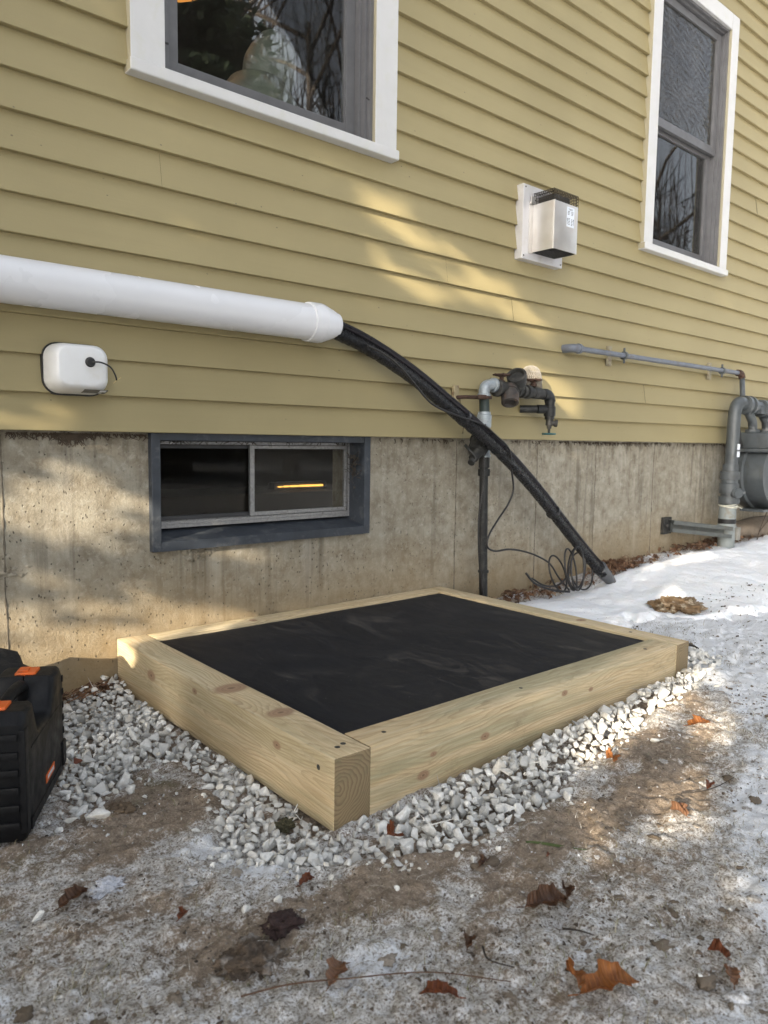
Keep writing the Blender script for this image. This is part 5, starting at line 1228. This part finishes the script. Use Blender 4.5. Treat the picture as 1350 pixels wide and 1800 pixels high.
def prism(bm, P, secs):
    rings = []
    for n, ins in secs: rings.append([bm.verts.new(cpt(u, n, z)) for u, z in outline(ins)])
    for a_, b_ in zip(rings, rings[1:]):
        for i in range(len(a_)): bm.faces.new((a_[i], a_[(i+1) % len(a_)], b_[(i+1) % len(a_)], b_[i]))
    bm.faces.new(rings[0]); bm.faces.new(list(reversed(rings[-1]))); bmesh.ops.recalc_face_normals(bm, faces=bm.faces[:])
for (n0, n1) in ((.0, THK/2-.0012), (THK/2+.0012, THK)):
    bm = NB(); lo = n0 == 0
    prism(bm, None, [(n0, .010 if lo else 0), (n0+.003, .004 if lo else 0), (n0+.010, 0), (n1-.010, 0), (n1-.003, .004 if not lo else 0), (n1, .010 if not lo else 0)])
    # ribs on the narrow near side
    for k_ in range(6): cbox(bm, -.0045, .004, n0+.010, n1-.008, .030+.034*k_, .044+.034*k_, .002, 2)
    if lo:
        cbox(bm, .030, .046, -.004, .004, .012, .034, .002); cbox(bm, LEN-.030, LEN-.002, -.004, .010, .02, .075, .003); cbox(bm, .0, .022, -.003, .010, .02, HT-.03, .003)
        for k_ in range(5): cbox(bm, LEN-.014, LEN-.007, -.0018, .002, .09+.03*k_, .105+.03*k_, .0005, 1)
        cbox(bm, .05, .28, -.0012, .001, .166, .169, .0004, 1); cbox(bm, .05, .28, -.0012, .001, .028, .031, .0004, 1)
    obj('shell', bm, CASEM, case, smooth=True, sharp=35)
bm = NB(); pts = [(.088, THK/2, .203), (.095, THK/2, .231), (.115, THK/2, .240), (.155, THK/2, .242), (.195, THK/2, .240), (.218, THK/2, .231), (.226, THK/2, .203)]
tube(bm, [cpt(*p) for p in cr(pts, 5)], .0125, 14); obj('handle', bm, CASEM, case, smooth=True)
for u0 in (.030, .246):
    bm = NB(); cbox(bm, u0, u0+.042, THK/2-.021, THK/2+.021, HT-.006, HT+.005, .003); cbox(bm, u0+.006, u0+.036, THK/2-.004, THK/2+.018, HT+.0045, HT+.008, .002); obj('latch', bm, ORANGE, case, smooth=True, sharp=35)
bm = NB(); cbox(bm, .152, .222, -.0014, .001, .046, .064, .0006, 1); bd = obj('badge', bm, ORANGE, case)
bm = NB()
for q in range(6): cbox(bm, .163+.0085*q, .1685+.0085*q, -.0019, -.0013, .052, .0595, 0)
obj('badge_print', bm, PAPER, bd)
# dark bag behind the case
bm = NB(); bmesh.ops.create_icosphere(bm, subdivisions=4, radius=1)
for v in bm.verts:
    n = v.co.normalized(); d_ = 1+.18*noise.noise(n*2.3)+.06*noise.noise(n*7); v.co = Vector((n.x*.16*d_, n.y*.15*d_, n.z*.13*d_))
o = obj('tool_bag', bm, simple('bag_cloth', (.006, .006, .007), .8, 0, .3, 90, .002), smooth=True); o.location = (.405, 2.03, .095); tag(o, 'slumped black cloth bag behind the black tool case', 'bag')

# ------------------------------------------------------------------ trees (behind and beside the photographer)
BARK = simple('tree_bark', (.11, .09, .075), .95, 0, .4, 12, .006)
def bare_tree(h, seed):
    rt = random.Random(seed); tr = NB(); cr_ = NB()
    def br(bm, p, d, L, r_, dep):
        n = 4; pts = [p.copy()]; q = p.copy(); dd = d.copy()
        for i in range(n):
            dd = (dd+Vector((rt.gauss(0, .16), rt.gauss(0, .16), rt.gauss(0, .10)+.05))).normalized(); q = q+dd*L/n; pts.append(q.copy())
        tube(bm, pts, [r_*(1-.55*i/n) for i in range(n+1)], 7 if dep < 2 else 4, cap=False)
        if dep < 5:
            for k_ in range(3 if dep else 8):
                t = rt.uniform(.35, 1) if dep else rt.uniform(.3, 1); i = min(int(t*n), n-1); b_ = pts[i].lerp(pts[i+1], t*n-i)
                ax_ = Vector((rt.gauss(0, 1), rt.gauss(0, 1), rt.gauss(0, .5))).normalized(); nd = (dd+ax_*.95+Vector((0, 0, .15))).normalized()
                br(cr_, b_, nd, L*rt.uniform(.45, .65), r_*.45, dep+1)
    br(tr, Vector((0, 0, -.2)), Vector((0, 0, 1)), h, h*.011, 0)
    return tr, cr_
def add_tree(name, label, loc, h, seed, group):
    t, c_ = bare_tree(h, seed); rt = thing(name, label, 'tree', (0, 0, 0), group); obj('trunk', t, BARK, rt, smooth=True); obj('crown', c_, BARK, rt); rt.location = loc; return rt
T1 = add_tree('bare_tree', 'tall leafless tree standing well behind the photographer', (3.5, -9, 0), 11, 1, 'leafless trees facing the house')
T2 = add_tree('bare_tree', 'leafless tree with wide low limbs facing the house', (7.5, -7, 0), 9, 2, 'leafless trees facing the house')
ti = 0
for src, x, y, rz, s_ in ((T1, 10.5, -11, 1.2, 1.0), (T2, 1.0, -13, 2.2, 1.3), (T1, 14, -8, 3.0, .9), (T2, 5.5, -15, .7, 1.4), (T1, 18, -12, 4.0, 1.1), (T2, 12.5, -16, 5.0, 1.5), (T1, 27, -12, 2.0, 1.5), (T2, 22, -10, 3.3, 1.3), (T1, 19, -7, 5.2, 1.2), (T2, 16.5, -17, 1.4, 1.5)):
    o = src.copy(); COL.objects.link(o); o.location = (x, y, 0); o.rotation_euler = (0, 0, rz); o.scale = (s_, s_, s_)
    o['label'] = ('bare tree %s the lawn opposite the house, seen only as reflection' % ['across', 'deep in', 'at the side of', 'in the middle of', 'beyond', 'farthest on', 'behind the others on', 'right of', 'at the back corner of', 'among the far trees of'][ti]); ti += 1
    for chd in src.children: c_ = chd.copy(); COL.objects.link(c_); c_.parent = o
# unseen evergreen added to shade the wall, crown gaps shaped to place sun patches
NEEDLE = simple('evergreen_needles', (.035, .06, .028), .8, 0, .4, 6, 0)
UU = Vector((-math.sin(SUN_A), math.cos(SUN_A), 0)); VV = UU.cross(sd).normalized()
if VV.z < 0: VV = -VV
def pv(p): p = Vector(p); return Vector((p.dot(UU), p.dot(VV)))
GAPS = [((1.72, 2.21, 1.665), (2.0, 2.21, 1.60), .030), ((1.98, 2.21, 1.605), (2.25, 2.21, 1.50), .034), ((2.2, 2.21, 1.46), (2.75, 2.21, 1.36), .042), ((2.55, 2.21, 1.37), (2.78, 2.21, 1.31), .024), ((1.9, 2.21, 1.42), (2.2, 2.21, 1.36), .012),
        ((2.85, 2.21, 1.06), (3.2, 2.21, .99), .022), ((3.1, 2.21, .94), (3.5, 2.21, .83), .022), ((3.0, 2.21, 1.05), (3.3, 2.21, .95), .016),
        ((.62, 2.25, .585), (.92, 2.25, .515), .038), ((.50, 2.25, .55), (.66, 2.25, .52), .018), ((.70, 2.25, .655), (.80, 2.25, .625), .012), ((.72, 2.25, .325), (1.10, 2.25, .16), .012), ((.50, 2.25, .24), (1.0, 2.25, .06), .042), ((.45, 2.25, .12), (.80, 2.25, .0), .04), ((.86, 2.2, .14), (.93, 2.2, .14), .014), ((1.0, 2.22, .14), (1.25, 2.22, .14), .008),
        ((1.0, 2.2, .45), (1.2, 2.2, .41), .012), ((1.45, .95, .05), (1.66, .99, .05), .020), ((1.3, .78, 0), (1.5, .72, 0), .016), ((3.05, 1.6, .1), (3.2, 1.68, .1), .022), ((.54, 2.21, .85), (.60, 2.21, .83), .012),
        ((3.6, 2.0, .14), (4.2, 2.0, .14), .012),((1.75, .96, .06), (2.15, 1.0, .06), .022), ((1.7, .84, .02), (1.95, .86, .02), .012)]
G2 = [(pv(a_), pv(b_), r_) for a_, b_, r_ in GAPS]
def gap(p, s_):
    q = pv(p)
    for a_, b_, r_ in G2:
        ab = b_-a_; t = max(0, min(1, (q-a_).dot(ab)/max(ab.length_squared, 1e-9)))
        if (q-a_-ab*t).length < r_+s_: return True
    return False
TB = Vector((2.0, 1.6, 1.2))-sd*7.0; TB.z = 0
cs = thing('evergreen_tree', 'dense unseen evergreen tree on the left, crown gaps cut to lay sun patches on the wall', 'tree', tuple(TB))
bm = NB(); tube(bm, [TB+Vector((0, 0, -.2)), TB+Vector((.05, 0, 3)), TB+Vector((0, .05, 8.6))], [.20, .15, .02], 12); obj('trunk', bm, BARK, cs, smooth=True)
verts = []; faces = []; rt = random.Random(8)
for _ in range(75000):
    z_ = rt.uniform(.15, 9.2)
    rad = 2.4*(1-z_/9.6)**.6*min(1, (z_+.6)/1.4); an = rt.uniform(0, 6.28); rr_ = rad*math.sqrt(rt.uniform(.0, 1)); p = TB+Vector((rr_*math.cos(an), rr_*math.sin(an), z_))
    L = rt.uniform(.07, .16); 
    if gap(p, L*.35) and rt.random() > .06: continue
    d = Vector((math.cos(an)+rt.gauss(0, .5), math.sin(an)+rt.gauss(0, .5), rt.gauss(-.2, .4))).normalized(); s_ = d.cross(Vector((rt.gauss(0, 1), rt.gauss(0, 1), rt.gauss(0, 1)))).normalized()
    b = len(verts); verts += [p-d*L*.5, p-d*.1*L+s_*L*.32, p+d*L*.5, p-d*.1*L-s_*L*.32]; faces.append((b, b+1, b+2, b+3))
me = bpy.data.meshes.new('crown'); me.from_pydata([v-TB for v in verts], [], faces); me.materials.append(NEEDLE)
o = bpy.data.objects.new('crown', me); COL.objects.link(o); o.parent = cs

def evergreen(label, loc, h, rad0, n, seed):
    rt = random.Random(seed); r_ = thing('evergreen_tree', label, 'tree', (0, 0, 0))
    bm = NB(); tube(bm, [(0, 0, -.2), (0, 0, h*.5), (0, 0, h)], [h*.022, h*.014, .01], 10); obj('trunk', bm, BARK, r_, smooth=True)
    vv, ff = [], []
    for _ in range(n):
        z_ = rt.uniform(.08, 1)*h; lay = .72+.28*math.sin(z_*5.5); rad = rad0*(1-z_/h)**.8*lay+.05; an = rt.uniform(0, 6.28); q = rad*rt.uniform(.25, 1)**.6
        p = Vector((q*math.cos(an), q*math.sin(an), z_-q*.15)); L = rt.uniform(.12, .30)
        d = Vector((math.cos(an)+rt.gauss(0, .5), math.sin(an)+rt.gauss(0, .5), rt.gauss(-.2, .4))).normalized(); s_ = d.cross(Vector((rt.gauss(0, 1), rt.gauss(0, 1), rt.gauss(0, 1)))).normalized()
        b = len(vv); vv += [p-d*L*.5, p-d*.1*L+s_*L*.32, p+d*L*.5, p-d*.1*L-s_*L*.32]; ff.append((b, b+1, b+2, b+3))
    me = bpy.data.meshes.new('crown'); me.from_pydata(vv, [], ff); me.materials.append(NEEDLE)
    o = bpy.data.objects.new('crown', me); COL.objects.link(o); o.parent = r_; r_.location = loc
evergreen('tall dark evergreen tree opposite the wide window across the lawn', (6.4, -9.0, 0), 15, 3.6, 26000, 41)
evergreen('second dark evergreen tree left of the tall one across the lawn', (2.6, -10.5, 0), 13, 3.4, 22000, 42)

WOODM = simple('far_wood_bark', (.10, .085, .075), .95, 0, .4, 3, 0)
rt = random.Random(19); bm = NB()
for _ in range(1500):
    x = rt.uniform(2, 52); y = -17-rt.random()*9-(x > 30)*0; h = rt.uniform(9, 19); p = Vector((x, y, 0)); n = 5; pts = [p]
    for i in range(n): p = p+Vector((rt.gauss(0, .35), rt.gauss(0, .35), h/n)); pts.append(p)
    r0 = rt.uniform(.02, .11); tube(bm, pts, [r0*(1-.8*i/n) for i in range(n+1)], 3, cap=False)
    for k_ in range(7):
        i = rt.randint(1, n-1); b_ = pts[i]; d = Vector((rt.gauss(0, 1), rt.gauss(0, .6), rt.uniform(.5, 1.6))).normalized(); L = rt.uniform(1.2, 3.4)
        tube(bm, [b_, b_+d*L*.5+Vector((rt.gauss(0, .15), 0, 0)), b_+d*L+Vector((rt.gauss(0, .3), 0, .3))], [r0*.45, r0*.3, .006], 3, cap=False)
tag(obj('distant_wood', bm, WOODM), 'far leafless wood beyond the lawn opposite the house, seen only mirrored in the glass', 'wood', kind='stuff')
